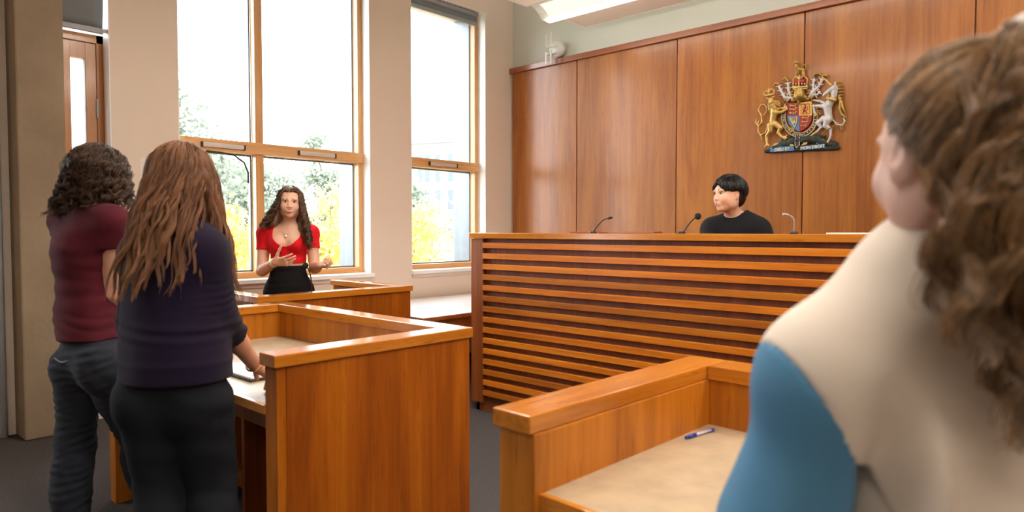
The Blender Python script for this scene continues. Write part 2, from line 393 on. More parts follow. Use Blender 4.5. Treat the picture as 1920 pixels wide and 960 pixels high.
def luminaire(x0, x1, yc, z, label):
    t = root('strip_light', label, 'strip light', (0, 0, 0))
    prof = [(-.18, .10), (-.185, .055), (-.15, .058), (-.10, .045), (-.04, .012), (.0, -.028), (.012, -.04), (.075, -.04), (.09, -.02), (.19, .04), (.19, .10)]
    pr = [(yc + a, z + b) for a, b in prof]
    h = MB().prism(pr, 'X', x0 + .02, x1 - .02).build('light_housing', M['white_plastic'], t)
    MB().prism(pr, 'X', x0, x0 + .02).build('light_end_cap', M['white_plastic'], t)
    MB().prism(pr, 'X', x1 - .02, x1).build('light_end_cap', M['white_plastic'], t)
    MB().prism([(yc - .14, z + .050), (yc - .10, z + .038), (yc - .045, z + .008), (yc - .006, z - .028), (yc - .002, z - .02), (yc - .04, z + .016), (yc - .10, z + .046)], 'X', x0 + .10, x1 - .03).build('light_reflector_glow', M['reflector_glow'], t)  # reflector face glows by itself in place of light thrown on it
    MB().box(x0 + .06, x1 - .06, yc - .12, yc + .14, z + .1005, z + .108, .001).build('added_uplight', emitter('added_uplight_glow', (1, .93, .84), 4.), t)  # unseen glowing slab, added to brighten the wall and ceiling above
    MB().box(x0 + .05, x1 - .03, yc + .014, yc + .073, z - .064, z - .036, .002).build('light_diffuser', M['lamp'], t)
    for xx in (x0 + .5, x1 - .5): MB().tube([(xx, yc, z + .1), (xx, yc, ZC)], .003, 6).build('light_hanger', M['steel'], t)
luminaire(-4.33, 2.4, 5.08, 3.43, 'lit white strip light under the ceiling near the panelled wall')
# ------------------------------------------------------------------ judge's bench
def cyl_rot(deg): return Matrix.Rotation(R(deg), 3, 'Z')
bn = root('judges_bench', 'long raised cherry bench with horizontal slats, in front of the panelled wall', 'bench')
BX0, BX1, BY = -3.73, -.885, 3.566
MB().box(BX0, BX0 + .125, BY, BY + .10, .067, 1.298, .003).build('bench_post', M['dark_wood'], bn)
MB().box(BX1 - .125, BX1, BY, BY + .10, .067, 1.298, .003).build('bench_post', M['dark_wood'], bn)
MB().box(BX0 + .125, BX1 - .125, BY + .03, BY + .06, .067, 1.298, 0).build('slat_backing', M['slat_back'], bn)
mb = MB()
for k in range(15):
    z = 1.269 - k * .0787
    mb.box(BX0 + .127, BX1 - .127, BY - .004, BY + .032, z - .040, z, .002)
mb.build('slat_front', M['slat'], bn)
MB().box(BX0 - .012, BX1 + .012, BY - .012, BY + .42, 1.300, 1.341, .003).build('bench_cap', M['wood_x'], bn)
MB().box(BX0 + .01, BX0 + .035, BY + .10, BY + 1.0, .067, 1.298, .002).build('bench_end_panel', M['wood_z'], bn)
MB().box(BX1 - .035, BX1 - .01, BY + .10, BY + 1.0, .067, 1.298, .002).build('bench_end_panel', M['wood_z'], bn)
MB().box(BX0 + .03, BX1 - .03, BY + .03, BY + .06, 0, .067, 0).box(BX0 + .03, BX0 + .06, BY + .03, BY + 1.0, 0, .067, 0).box(BX1 - .06, BX1 - .03, BY + .03, BY + 1.0, 0, .067, 0).build('bench_plinth', M['dark_wood'], bn)
MB().box(BX0 + .05, BX1 - .05, BY + .42, BY + .95, 1.10, 1.14, .003).box(BX0+.05, BX1-.05, BY + .40, BY + .42, 1.10, 1.30, .002).build('bench_desktop', M['wood_x'], bn)
ds = MB().box(BX0 + .075, BX1 - .075, BY + .11, YP - .08, 0, .38, 0).build('judges_platform', M['carpet']); tag(ds, 'carpeted raised platform behind the slatted bench', 'platform')
# low riser lying on the bench top and a sheaf of paper
o = MB().box(-3.02, -2.33, 3.86, 3.97, 1.3415, 1.352, .002).build('bench_riser', M['trim_wood']); tag(o, 'thin dark red board lying on the bench top behind the left microphone', 'board')
o = MB().box(-1.23, -1.02, 3.75, 3.96, 1.3415, 1.3475, .001).build('paper_sheaf', M['paper']); tag(o, 'thin sheaf of white paper on the right end of the bench top', 'paper')

def mic(pts, label, foam=False, tone='black', r=.0042):
    t = root('gooseneck_microphone', label, 'microphone', (0, 0, 0), 'gooseneck microphones')
    p0 = Vector(pts[0])
    MB().tube([p0, p0 + Vector((0, 0, .012))], [.026, .022], 20).build('microphone_base', M['black'], t, True)
    P = smooth_path(pts, 18)
    MB().tube(P[:-3], r, 10).build('gooseneck', M[tone], t, True)
    d = (P[-1] - P[-4]).normalized()
    if foam:
        MB().ball(P[-1] - d * .005, .020, (1, 1, 1.05)).build('foam_windshield', M['foam'], t, True)
        MB().tube([P[-4], P[-1]], .006, 10).build('microphone_capsule', M['black'], t, True)
    else:
        MB().tube([P[-4], P[-4] + d * .01, P[-1], P[-1] + d * .01], [.004, .008, .009, .006], 12).build('microphone_capsule', M[tone], t, True)
    return t
def smooth_path(pts, n):
    P = [Vector(p) for p in pts]; P = [P[0] * 2 - P[1]] + P + [P[-1] * 2 - P[-2]]
    out = []; m_ = len(P) - 3
    for i in range(n + 1):
        u = i / n * m_; k = min(int(u), m_ - 1); t = u - k
        a, b, c, d = P[k:k + 4]
        out.append(.5 * ((2 * b) + (c - a) * t + (2 * a - 5 * b + 4 * c - d) * t * t + (3 * b - a - 3 * c + d) * t ** 3))
    return out
mic([(-2.77, 3.80, 1.341), (-2.755, 3.80, 1.365), (-2.72, 3.81, 1.41), (-2.685, 3.82, 1.436), (-2.645, 3.83, 1.445)], 'black gooseneck microphone nearest the windows, on the bench top behind the thin board', r=.004)
mic([(-2.10, 3.80, 1.341), (-2.078, 3.80, 1.36), (-2.045, 3.80, 1.405), (-2.01, 3.80, 1.435), (-1.985, 3.80, 1.447)], 'gooseneck microphone with a black foam ball beside the man in black', True, r=.004)
mic([(-1.415, 3.80, 1.341), (-1.412, 3.80, 1.38), (-1.415, 3.80, 1.415), (-1.43, 3.80, 1.437), (-1.468, 3.80, 1.449)], 'silver gooseneck microphone to the right of the man in black', tone='steel', r=.0038)
# ------------------------------------------------------------------ panelled boxes
CAP = .045; ZT = .93
def partition(t, x0, x1, y0, y1, zt=ZT, grain='Y', end=None, cap=True, name='box_panel', panelmat='wood_z'):
    e = .014
    MB().box(x0 + e, x1 - e, y0 + (e if grain == 'Y' else e), y1 - e, 0, zt - CAP, .003).build(name, M[panelmat], t)
dock = root('dock', 'large open topped cherry dock with a desk, where two people stand', 'dock')
# right (near) side, back and left side
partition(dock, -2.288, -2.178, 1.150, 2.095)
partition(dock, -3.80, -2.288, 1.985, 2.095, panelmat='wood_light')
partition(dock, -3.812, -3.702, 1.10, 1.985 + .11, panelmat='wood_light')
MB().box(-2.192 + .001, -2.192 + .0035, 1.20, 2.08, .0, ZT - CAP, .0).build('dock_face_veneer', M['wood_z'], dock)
MB().box(-2.288, -2.178, 1.150, 2.095, ZT - CAP, ZT, .004).build('dock_cap', M['wood_y'], dock)
MB().box(-3.703, -2.289, 1.985, 2.095, ZT - CAP, ZT, .004).build('dock_cap', M['wood_x'], dock)
MB().box(-3.812, -3.702, 1.10, 2.095, ZT - CAP, ZT, .004).build('dock_cap', M['wood_y'], dock)
MB().box(-3.716, -2.274, 1.175, 2.0, .716, .740, .002).build('dock_desktop', M['laminate'], dock)
MB().box(-3.716, -2.274, 1.160, 1.176, .706, .741, .002).build('desk_edge', M['wood_x'], dock)
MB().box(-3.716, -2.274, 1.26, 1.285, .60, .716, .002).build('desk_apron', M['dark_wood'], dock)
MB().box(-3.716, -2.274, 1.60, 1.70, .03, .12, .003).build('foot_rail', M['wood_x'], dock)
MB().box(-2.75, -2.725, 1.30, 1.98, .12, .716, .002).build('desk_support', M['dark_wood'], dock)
wb = root('witness_box', 'cherry witness box with open gap by the window, around the woman in red', 'witness box')
partition(wb, -4.305, -4.198, 2.105, 3.385)
partition(wb, -5.05, -4.30, 2.105, 2.215)
partition(wb, -5.19, -4.30, 3.275, 3.385)
MB().box(-4.308, -4.198, 2.105, 3.385, ZT - CAP, ZT, .004).build('box_cap', M['wood_y'], wb)
MB().box(-5.06, -4.309, 2.105, 2.215, ZT - CAP, ZT, .004).build('box_cap', M['wood_x'], wb)
MB().box(-5.20, -4.309, 3.275, 3.385, ZT - CAP, ZT, .004).build('box_cap', M['wood_x'], wb)
MB().box(-4.44, -4.306, 2.22, 3.27, .70, .73, .002).build('box_shelf', M['laminate'], wb)
mic([(-4.35, 2.585, .7305), (-4.335, 2.58, .93), (-4.325, 2.568, 1.03), (-4.318, 2.545, 1.085), (-4.315, 2.52, 1.118)], 'thin black gooseneck microphone with foam tip in the witness box', True, r=.004)
# near desk box in front of the ponytailed woman
nb = root('advocates_box', 'cherry box with pale desktop in front of the woman with the ponytail', 'desk box')
rot = Matrix.Rotation(R(-1.3), 4, 'Z')
def nbx(b, name, mat, bev=.003):
    o = MB().box(*b, bev=bev).build(name, M[mat], nb); return o
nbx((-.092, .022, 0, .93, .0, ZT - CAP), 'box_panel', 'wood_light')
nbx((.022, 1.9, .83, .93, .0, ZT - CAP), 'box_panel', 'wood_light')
nbx((-.106, .018, -.012, .945, ZT - CAP, ZT), 'box_cap', 'wood_y', .004)
nbx((.0185, 1.9, .822, .945, ZT - CAP, ZT), 'box_cap', 'wood_x', .004)
nbx((.02, 1.9, .035, .84, .716, .740), 'box_desktop', 'laminate', .002)
nbx((.02, 1.9, .018, .035, .700, .741), 'desk_edge', 'wood_x', .002)
nbx((.3, 1.9, .45, .48, .0, .716), 'desk_support', 'dark_wood', .002)
for o in list(nb.children): o.location = (0, 0, 0)
nb.location = (-1.050, 1.185, 0); nb.rotation_euler = (0, 0, R(-1.3))
# pen on the near desk
pn = root('ballpoint_pen', 'blue ballpoint pen lying on the pale desktop by the far corner', 'pen')
MB().tube([(0, 0, 0), (.115, 0, 0)], .0042, 10).build('pen_barrel', plain('clear_pen_barrel', (.45, .47, .62), .2), pn, True)
MB().tube([(-.002, 0, 0), (-.012, 0, 0)], .0045, 10).tube([(.0, 0, 0), (.035, 0, 0)], .0056, 10).build('pen_cap', plain('blue_pen_cap', (.01, .03, .35), .3), pn, True)
MB().tube([(.108, 0, 0), (.122, 0, 0)], .0046, 10).build('pen_plug', plain('blue_pen_plug', (.01, .04, .40), .3), pn, True)
pn.location = (-.982, 1.83, .7465); pn.rotation_euler = (0, 0, R(80))
# clerk tables beyond the witness box
def table(x0, x1, y0, y1, z, label):
    t = root('clerk_table', label, 'table', (0, 0, 0), 'white topped clerk tables')
    MB().box(x0, x1, y0, y1, z - .006, z, .001).build('table_top', M['white_laminate'], t)
    MB().box(x0, x1, y0, y1, z - .035, z - .0062, .002).build('table_edge', M['trim_wood'], t)
    MB().box(x0 + .03, x1 - .03, y0 + .03, y1 - .03, z - .13, z - .035, .0).build('table_apron', M['trim_wood'], t)
    for xx in (x0 + .04, x1 - .09):
        for yy in (y0 + .04, y1 - .09): MB().box(xx, xx + .05, yy, yy + .05, 0, z - .035, .003).build('leg', M['trim_wood'], t)
table(-5.44, -4.18, 3.47, 4.62, .665, 'white topped table directly beyond the witness box')
table(-5.44, -4.25, 4.626, 5.72, .665, 'white topped table furthest along the window wall, before the corner')
# books / folder on dock desk
fo = root('laptop', 'closed silver laptop on the dock desk beside the leaning hand', 'laptop')
MB().box(-3.02, -2.66, 1.30, 1.56, .741, .750, .004).build('laptop_base', M['black'], fo)
MB().box(-3.02, -2.66, 1.30, 1.56, .7505, .760, .004).build('laptop_lid', plain('pale_laptop_lid', (.62, .66, .72), .25), fo)
# antenna unit above the panelling
an = root('antenna_unit', 'white wireless antenna unit with four rods above the corner wall panel', 'antenna unit')
bm = bmesh.new()
me_mb = MB().tube([(-4.775, YP - .03, 3.34), (-4.775, YP - .115, 3.34)], [.085, .08], 32)
me_mb.build('antenna_body', M['white_plastic'], an, True)
MB().tube([(-4.775, YP, 3.34), (-4.775, YP - .04, 3.34)], [.05, .05], 16).build('antenna_bracket', M['black'], an, True)
for s_, xx in ((-1, -4.86), (1, -4.79)):
    MB().box(xx - .005, xx + .005, YP - .165, YP - .155, 3.37, 3.51 + s_ * .01, .002).box(xx, xx + .05, YP - .165, YP - .11, 3.36, 3.37, .001).build('antenna_rod', M['white_plastic'], an)
    MB().box(xx - .008, xx + .008, YP - .167, YP - .151, 3.17, 3.31, .003).box(xx, xx + .05, YP - .165, YP - .11, 3.28, 3.29, .001).build('antenna_rod', M['white_plastic'], an)
MB().box(-4.84, -4.80, YP - .14, YP - .11, 3.27, 3.29, .002).build('antenna_label', plain('pale_yellow_tab', (.7, .66, .4), .5), an)
# ------------------------------------------------------------------ sculpting: smooth blended volumes meshed with surface nets
def nrm(v): v = np.asarray(v, float); return v / (np.linalg.norm(v) + 1e-12)
def smin(a, b, k):
    if k <= 0: return np.minimum(a, b)
    h = np.maximum(k - np.abs(a - b), 0) / k
    return np.minimum(a, b) - h * h * k * .25
class Sculpt:
    def __init__(s, h): s.h = h; s.pr = []; s.F = np.eye(4); s.cuts = []; s.disp = None
    def tp(s, p): return s.F[:3, :3] @ np.asarray(p, float) + s.F[:3, 3]
    def sc(s): return np.linalg.norm(s.F[:3, 0])
    def rc(s, a, b, ra, rb=None, k=.02, flat=None, axes=None, op='U', cut=(0, 0)):
        rb = ra if rb is None else rb
        a, b = s.tp(a), s.tp(b); q = s.sc(); ra *= q; rb *= q
        fr = s.F[:3, :3] / q if axes is None else np.asarray(axes, float)
        pad = max(ra, rb) * (max(flat) if flat else 1)
        s.pr.append(('rc', op, k, np.minimum(a, b) - pad, np.maximum(a, b) + pad, (a, b, ra, rb, flat, fr, cut))); return s
    def el(s, c, r, k=.02, rot=None, op='U'):
        q = s.sc(); c = s.tp(c); r = np.asarray(r, float) * q
        fr = s.F[:3, :3] / q
        if rot is not None: fr = fr @ np.asarray(rot)
        pad = r.max()
        s.pr.append(('el', op, k, c - pad, c + pad, (c, r, fr))); return s
    def cut(s, p, n):       # remove the side n points to
        s.cuts.append((s.tp(p), s.F[:3, :3] @ nrm(n) / s.sc())); return s
    def arrays(s):
        U = [p for p in s.pr if p[1] == 'U']
        lo = np.min([p[3] for p in U], 0) - .03; hi = np.max([p[4] for p in U], 0) + .03
        n = np.ceil((hi - lo) / s.h).astype(int) + 1
        F = np.full(n, .2, np.float32)
        ax = [lo[i] + s.h * np.arange(n[i]) for i in range(3)]
        for kind, op, k, a, b, D in s.pr:
            pd = k + .025
            i0 = np.maximum(np.floor((a - pd - lo) / s.h).astype(int), 0); i1 = np.minimum(np.ceil((b + pd - lo) / s.h).astype(int) + 1, n)
            if (i1 <= i0).any(): continue
            X = ax[0][i0[0]:i1[0], None, None]; Y = ax[1][None, i0[1]:i1[1], None]; Z = ax[2][None, None, i0[2]:i1[2]]
            if kind == 'rc':
                pa, pb, ra, rb, flat, fr, cut = D
                if flat is not None:
                    A = (fr / np.asarray(flat)).T if False else np.diag(1 / np.asarray(flat, float)) @ fr.T
                    x = A[0, 0] * (X - pa[0]) + A[0, 1] * (Y - pa[1]) + A[0, 2] * (Z - pa[2])
                    y = A[1, 0] * (X - pa[0]) + A[1, 1] * (Y - pa[1]) + A[1, 2] * (Z - pa[2])
                    z = A[2, 0] * (X - pa[0]) + A[2, 1] * (Y - pa[1]) + A[2, 2] * (Z - pa[2])
                    ba = A @ (pb - pa); ms = (min(flat) * .5 + .5 * sum(flat) / 3)
                else:
                    x, y, z = X - pa[0], Y - pa[1], Z - pa[2]; ba = pb - pa; ms = 1.
                l2 = ba @ ba + 1e-12
                tt = (x * ba[0] + y * ba[1] + z * ba[2]) / l2
                t = np.clip(tt, 0, 1)
                d = np.sqrt((x - t * ba[0]) ** 2 + (y - t * ba[1]) ** 2 + (z - t * ba[2]) ** 2) - (ra + (rb - ra) * t)
                d = d * ms
                ln = math.sqrt(l2)
                if cut[0]: d = np.maximum(d, -tt * ln)
                if cut[1]: d = np.maximum(d, (tt - 1) * ln)
            else:
                c, r, fr = D
                x0, y0, z0 = X - c[0], Y - c[1], Z - c[2]
                x = fr[0, 0] * x0 + fr[1, 0] * y0 + fr[2, 0] * z0; y = fr[0, 1] * x0 + fr[1, 1] * y0 + fr[2, 1] * z0; z = fr[0, 2] * x0 + fr[1, 2] * y0 + fr[2, 2] * z0
                k0 = np.sqrt((x / r[0]) ** 2 + (y / r[1]) ** 2 + (z / r[2]) ** 2); k1 = np.sqrt((x / r[0] ** 2) ** 2 + (y / r[1] ** 2) ** 2 + (z / r[2] ** 2) ** 2) + 1e-9
                d = k0 * (k0 - 1) / k1
                d = np.where(k0 < 1e-3, -r.min(), d)
            sl = tuple(slice(i0[i], i1[i]) for i in range(3))
            if op == 'U': F[sl] = smin(F[sl], d, k)
            elif op == 'S': F[sl] = -smin(-F[sl], d, k)
        for p, nn in s.cuts:
            d = nn[0] * (ax[0][:, None, None] - p[0]) + nn[1] * (ax[1][None, :, None] - p[1]) + nn[2] * (ax[2][None, None, :] - p[2])
            F = np.maximum(F, d)
        return F.astype(np.float32), lo, ax
    def mesh(s, smooth=1, island=False):
        F, lo, ax = s.arrays(); h = s.h
        if s.disp is not None:
            idx = np.argwhere(np.abs(F) < .03 + h)
            P = lo + idx * h
            F[idx[:, 0], idx[:, 1], idx[:, 2]] += s.disp(P).astype(np.float32)
        S = F < 0
        n = np.array(F.shape)
        c = np.zeros(n - 1, np.int8)
        for i in (0, 1):
            for j in (0, 1):
                for k in (0, 1): c += S[i:n[0] - 1 + i, j:n[1] - 1 + j, k:n[2] - 1 + k]
        cells = np.argwhere((c > 0) & (c < 8)); del c
        V = {}
        for i in (0, 1):
            for j in (0, 1):
                for k in (0, 1): V[i, j, k] = F[cells[:, 0] + i, cells[:, 1] + j, cells[:, 2] + k].astype(float)
        acc = np.zeros((len(cells), 3)); cnt = np.zeros(len(cells))
        cs = list(V)
        for a in cs:
            for axx in range(3):
                if a[axx] == 0:
                    b = tuple(1 if q == axx else a[q] for q in range(3))
                    va, vb = V[a], V[b]; m = (va < 0) != (vb < 0)
                    t = np.where(m, va / np.where(m, va - vb, 1), 0)
                    for q in range(3): acc[:, q] += np.where(m, a[q] + (t if q == axx else 0), 0)
                    cnt += m
        pos = lo + (cells + acc / cnt[:, None]) * h
        ids = np.full(n - 1, -1, np.int32); ids[cells[:, 0], cells[:, 1], cells[:, 2]] = np.arange(len(cells))
        quads = []
        for axx in range(3):
            sl0 = [slice(None)] * 3; sl1 = [slice(None)] * 3; sl0[axx] = slice(0, -1); sl1[axx] = slice(1, None)
            D = S[tuple(sl0)] != S[tuple(sl1)]
            e = np.argwhere(D); u, v = (axx + 1) % 3, (axx + 2) % 3
            e = e[(e[:, u] > 0) & (e[:, v] > 0) & (e[:, u] < n[u] - 1) & (e[:, v] < n[v] - 1)]
            def g(du, dv):
                q = e.copy(); q[:, u] -= du; q[:, v] -= dv; return ids[q[:, 0], q[:, 1], q[:, 2]]
            Q = np.stack([g(0, 0), g(1, 0), g(1, 1), g(0, 1)], 1)
            flip = ~S[e[:, 0], e[:, 1], e[:, 2]]
            Q[flip] = Q[flip][:, ::-1]
            quads.append(Q)
        Q = np.concatenate(quads); Q = Q[(Q >= 0).all(1)]
        for _ in range(smooth):   # light Laplacian relaxation
            sm = np.zeros_like(pos); ct = np.zeros(len(pos))
            for a, b in ((0, 1), (1, 2), (2, 3), (3, 0)):
                for q in range(3):
                    sm[:, q] += np.bincount(Q[:, a], pos[Q[:, b], q], len(pos)); sm[:, q] += np.bincount(Q[:, b], pos[Q[:, a], q], len(pos))
                ct += np.bincount(Q[:, a], minlength=len(pos)) + np.bincount(Q[:, b], minlength=len(pos))
            pos = .5 * pos + .5 * sm / np.maximum(ct, 1)[:, None]
        return pos, Q
    def build(s, name, mat, parent=None, smooth=1):
        pos, Q = s.mesh(smooth)
        o = rawmesh(name, pos, Q, mat, parent)
        return o
def rawmesh(name, pos, Q, mat, parent=None, smooth=True):
    me = bpy.data.meshes.new(name); nv, nf, kf = len(pos), len(Q), Q.shape[1]
    me.vertices.add(nv); me.vertices.foreach_set('co', np.ascontiguousarray(pos, np.float32).ravel())
    me.loops.add(nf * kf); me.loops.foreach_set('vertex_index', np.ascontiguousarray(Q, np.int32).ravel())
    me.polygons.add(nf); me.polygons.foreach_set('loop_start', np.arange(0, nf * kf, kf, dtype=np.int32))
    me.update(calc_edges=True)
    if smooth: me.polygons.foreach_set('use_smooth', np.ones(nf, bool))
    o = bpy.data.objects.new(name, me); COL.objects.link(o); me.materials.append(mat)
    if parent: o.parent = parent
    return o
def strands(name, P, rad, mat, parent, sides=3):
    """P (n, t, 3) polylines swept to thin tubes, rad (n, t)"""
    P = np.asarray(P, float); n, T, _ = P.shape
    tan = np.gradient(P, axis=1); tan /= np.linalg.norm(tan, axis=2, keepdims=True) + 1e-9
    ref = np.array([.37, .71, .6]); ref /= np.linalg.norm(ref)
    a = np.cross(tan, ref); a /= np.linalg.norm(a, axis=2, keepdims=True) + 1e-9
    b = np.cross(tan, a)
    V = np.stack([P + rad[..., None] * (a * math.cos(2 * PI * k / sides) + b * math.sin(2 * PI * k / sides)) for k in range(sides)], 2)  # n,T,sides,3
    ids = np.arange(n * T * sides).reshape(n, T, sides)
    q = []
    for k in range(sides):
        k2 = (k + 1) % sides
        q.append(np.stack([ids[:, :-1, k], ids[:, :-1, k2], ids[:, 1:, k2], ids[:, 1:, k]], -1).reshape(-1, 4))
    return rawmesh(name, V.reshape(-1, 3), np.concatenate(q), mat, parent)
def rotz(deg): a = R(deg); return np.array([[math.cos(a), -math.sin(a), 0], [math.sin(a), math.cos(a), 0], [0, 0, 1.]])
def frame(loc, heading, pitch=0, roll=0, sc=1.):
    """local +y faces heading (degrees, world), +x is the person's right, +z up; pitch > 0 looks up"""
    A = rotz(heading - 90)
    p, r = R(pitch), R(roll)
    Px = np.array([[1, 0, 0], [0, math.cos(p), -math.sin(p)], [0, math.sin(p), math.cos(p)]])
    Ry = np.array([[math.cos(r), 0, math.sin(r)], [0, 1, 0], [-math.sin(r), 0, math.cos(r)]])
    M_ = np.eye(4); M_[:3, :3] = A @ Px @ Ry * sc; M_[:3, 3] = loc; return M_
def folds(amp, freq, stretch=(1, 1, 1), seed=0, k=5):
    rg = np.random.RandomState(seed); W = rg.normal(size=(k, 3)) * freq * np.asarray(stretch); ph = rg.rand(k) * 6.28; W2 = rg.normal(size=(k, 3)) * freq * .4
    def f(P):
        d = 0
        for w, p0, w2 in zip(W, ph, W2): d = d + np.sin(P @ w + p0 + 1.5 * np.sin(P @ w2 + p0 * 2))
        return amp * d / k
    return f
# ------------------------------------------------------------------ anatomy
def head_prims(B, wide=1., jaw=1., ears=True, mouth_open=0.):
    """head about .235 tall centred on the origin of the current frame"""
    w = wide
    B.el((0, -.012, .035), (.074 * w, .094, .084), k=.0)
    B.el((0, .012, .005), (.067 * w, .083, .09), k=.03)
    B.el((0, .030, -.050), (.054 * w * jaw, .060, .062), k=.03)           # jaw
    B.el((0, .066, -.094), (.022 * w, .020, .018), k=.028)                # chin
    for s in (-1, 1):
        B.el((s * .036 * w, .062, -.030), (.026, .024, .026), k=.022)     # cheek
        B.el((s * .052 * w, .0, -.055), (.015, .032, .03), k=.03)         # jaw angle
        B.el((s * .029 * w, .083, .026), (.021, .011, .008), k=.014)      # brow
        B.el((s * .031 * w, .098, .008), (.017, .014, .011), k=.012, op='S')   # socket
    B.rc((0, .087, .012), (0, .103, -.029), .0065, .0100, k=.014)         # nose
    for s in (-1, 1): B.el((s * .0115, .095, -.032), (.0075, .009, .007), k=.008)
    B.el((0, .088, -.060), (.024, .013, .016), k=.014)                    # mouth mound
    if ears:
        for s in (-1, 1):
            B.el((s * .078 * w, -.012, -.004), (.008, .020, .031), k=.008, rot=rotz(-s * 22))
            B.el((s * .086 * w, -.006, .004), (.006, .010, .015), k=.006, op='S', rot=rotz(-s * 22))
            B.el((s * .076 * w, -.004, -.028), (.007, .009, .009), k=.006)
def hand_prims(B, wrist, d, n, th, curl=(25, 30, 20), spread=6, thumb=(35, 20), sc=1., thumb_out=.6):
    """wrist point, d towards the knuckles, n out of the palm, th the thumb side"""
    w = np.asarray(wrist, float); d = nrm(d); n = nrm(np.asarray(n) - d * np.dot(n, d)); th = nrm(np.cross(n, d)) * np.sign(np.dot(np.cross(n, d), th) + 1e-9)
    ax = np.stack([th, d, n], 1)
    L_ = .088 * sc
    for q in (-.5, -.17, .17, .5):
        B.rc(w + d * .008 + th * q * .035 * sc, w + d * L_ + th * q * .060 * sc, .0135 * sc, .0115 * sc, k=.012)
    B.rc(w - d * .01, w + d * .02, .020 * sc, .024 * sc, k=.014, flat=(1, 1, .75), axes=ax)
    names = ((.5, .070, .0092, -.004), (.17, .078, .0094, 0), (-.17, .073, .0090, -.002), (-.5, .057, .0080, -.009))
    for i, (q, ln, r, off) in enumerate(names):
        p = w + d * (L_ + off * sc) + th * q * .062 * sc
        a = 0; yaw = R(spread) * (q * 2)
        cu = curl[i] if isinstance(curl[0], (tuple, list)) else curl
        side = nrm(d * math.cos(yaw) + th * math.sin(yaw))
        for seg, (fr, c) in enumerate(zip((.45, .31, .24), cu)):
            a += R(c)
            dr = side * math.cos(a) + n * math.sin(a)
            p2 = p + dr * ln * fr * sc
            r0 = r * sc * (1 - .09 * seg)
            B.rc(p, p2, r0, r0 * .9, k=.004 if seg else .007); p = p2
    p = w + d * .022 * sc + th * .026 * sc + n * .004
    dr = nrm(d * (1 - thumb_out) + th * thumb_out + n * .25)
    p2 = p + dr * .040 * sc; B.rc(p, p2, .0145 * sc, .0115 * sc, k=.012)
    for ln, c in ((.034, thumb[0]), (.028, thumb[1])):
        dr = nrm(dr * math.cos(R(c)) + nrm(d + n * .35) * math.sin(R(c)))
        p3 = p2 + dr * ln * sc; B.rc(p2, p3, .0105 * sc, .0092 * sc, k=.005); p2 = p3
def limb(B, a, b, c, ra, rb, rc_, k=.02, bulge=None):
    B.rc(a, b, ra, rb, k=k); B.rc(b, c, rb, rc_, k=.012)
    if bulge: B.rc(np.asarray(b) * .8 + np.asarray(c) * .2, np.asarray(b) * .45 + np.asarray(c) * .55, bulge, bulge * .8, k=.02)
def skinmat(name, col, red=.5):
    m, nt, o = newmat(name)
    b = bsdf(nt, o, .5, spec=.4)
    b.inputs['Subsurface Weight'].default_value = .12; b.inputs['Subsurface Radius'].default_value = (.012, .005, .003); b.inputs['Subsurface Scale'].default_value = 1.
    tc = N(nt, 'ShaderNodeTexCoord'); nz = N(nt, 'ShaderNodeTexNoise', Scale=9., Detail=3.); L(nt, tc, 'Object', nz, 'Vector')
    r = N(nt, 'ShaderNodeValToRGB'); r.color_ramp.elements[0].position = .35; r.color_ramp.elements[1].position = .7
    r.color_ramp.elements[0].color = c4([col[0] * .97, col[1] * .90, col[2] * .88]); r.color_ramp.elements[1].color = c4(col)
    L(nt, nz, 'Fac', r, 'Fac'); L(nt, r, 'Color', b, 'Base Color')
    return m
def hairmat(name, ca, cb, rough=.38):
    m, nt, o = newmat(name)
    b = bsdf(nt, o, rough, spec=.45)
    ge = N(nt, 'ShaderNodeNewGeometry'); tc = N(nt, 'ShaderNodeTexCoord')
    nz = N(nt, 'ShaderNodeTexNoise', Scale=14., Detail=3.); L(nt, tc, 'Object', nz, 'Vector')
    ad = N(nt, 'ShaderNodeMath', operation='ADD'); L(nt, ge, 'Random Per Island', ad, 0); L(nt, nz, 'Fac', ad, 1)
    hf = N(nt, 'ShaderNodeMath', operation='MULTIPLY'); hf.inputs[1].default_value = .5; L(nt, ad, 0, hf, 0)
    r = N(nt, 'ShaderNodeValToRGB'); r.color_ramp.elements[0].position = .25; r.color_ramp.elements[1].position = .75
    r.color_ramp.elements[0].color = c4(ca); r.color_ramp.elements[1].color = c4(cb)
    L(nt, hf, 0, r, 'Fac'); L(nt, r, 'Color', b, 'Base Color')
    return m
def clothmat(name, col, rough=.9, sheen=.3, var=.1, weave=700., bump=.25, stretch=(1, 1, 1)):
    m = plain(name, col, rough, sheen=sheen, spec=.15, var=var, nscale=5., bump=bump, bscale=weave, stretch=stretch)
    return m
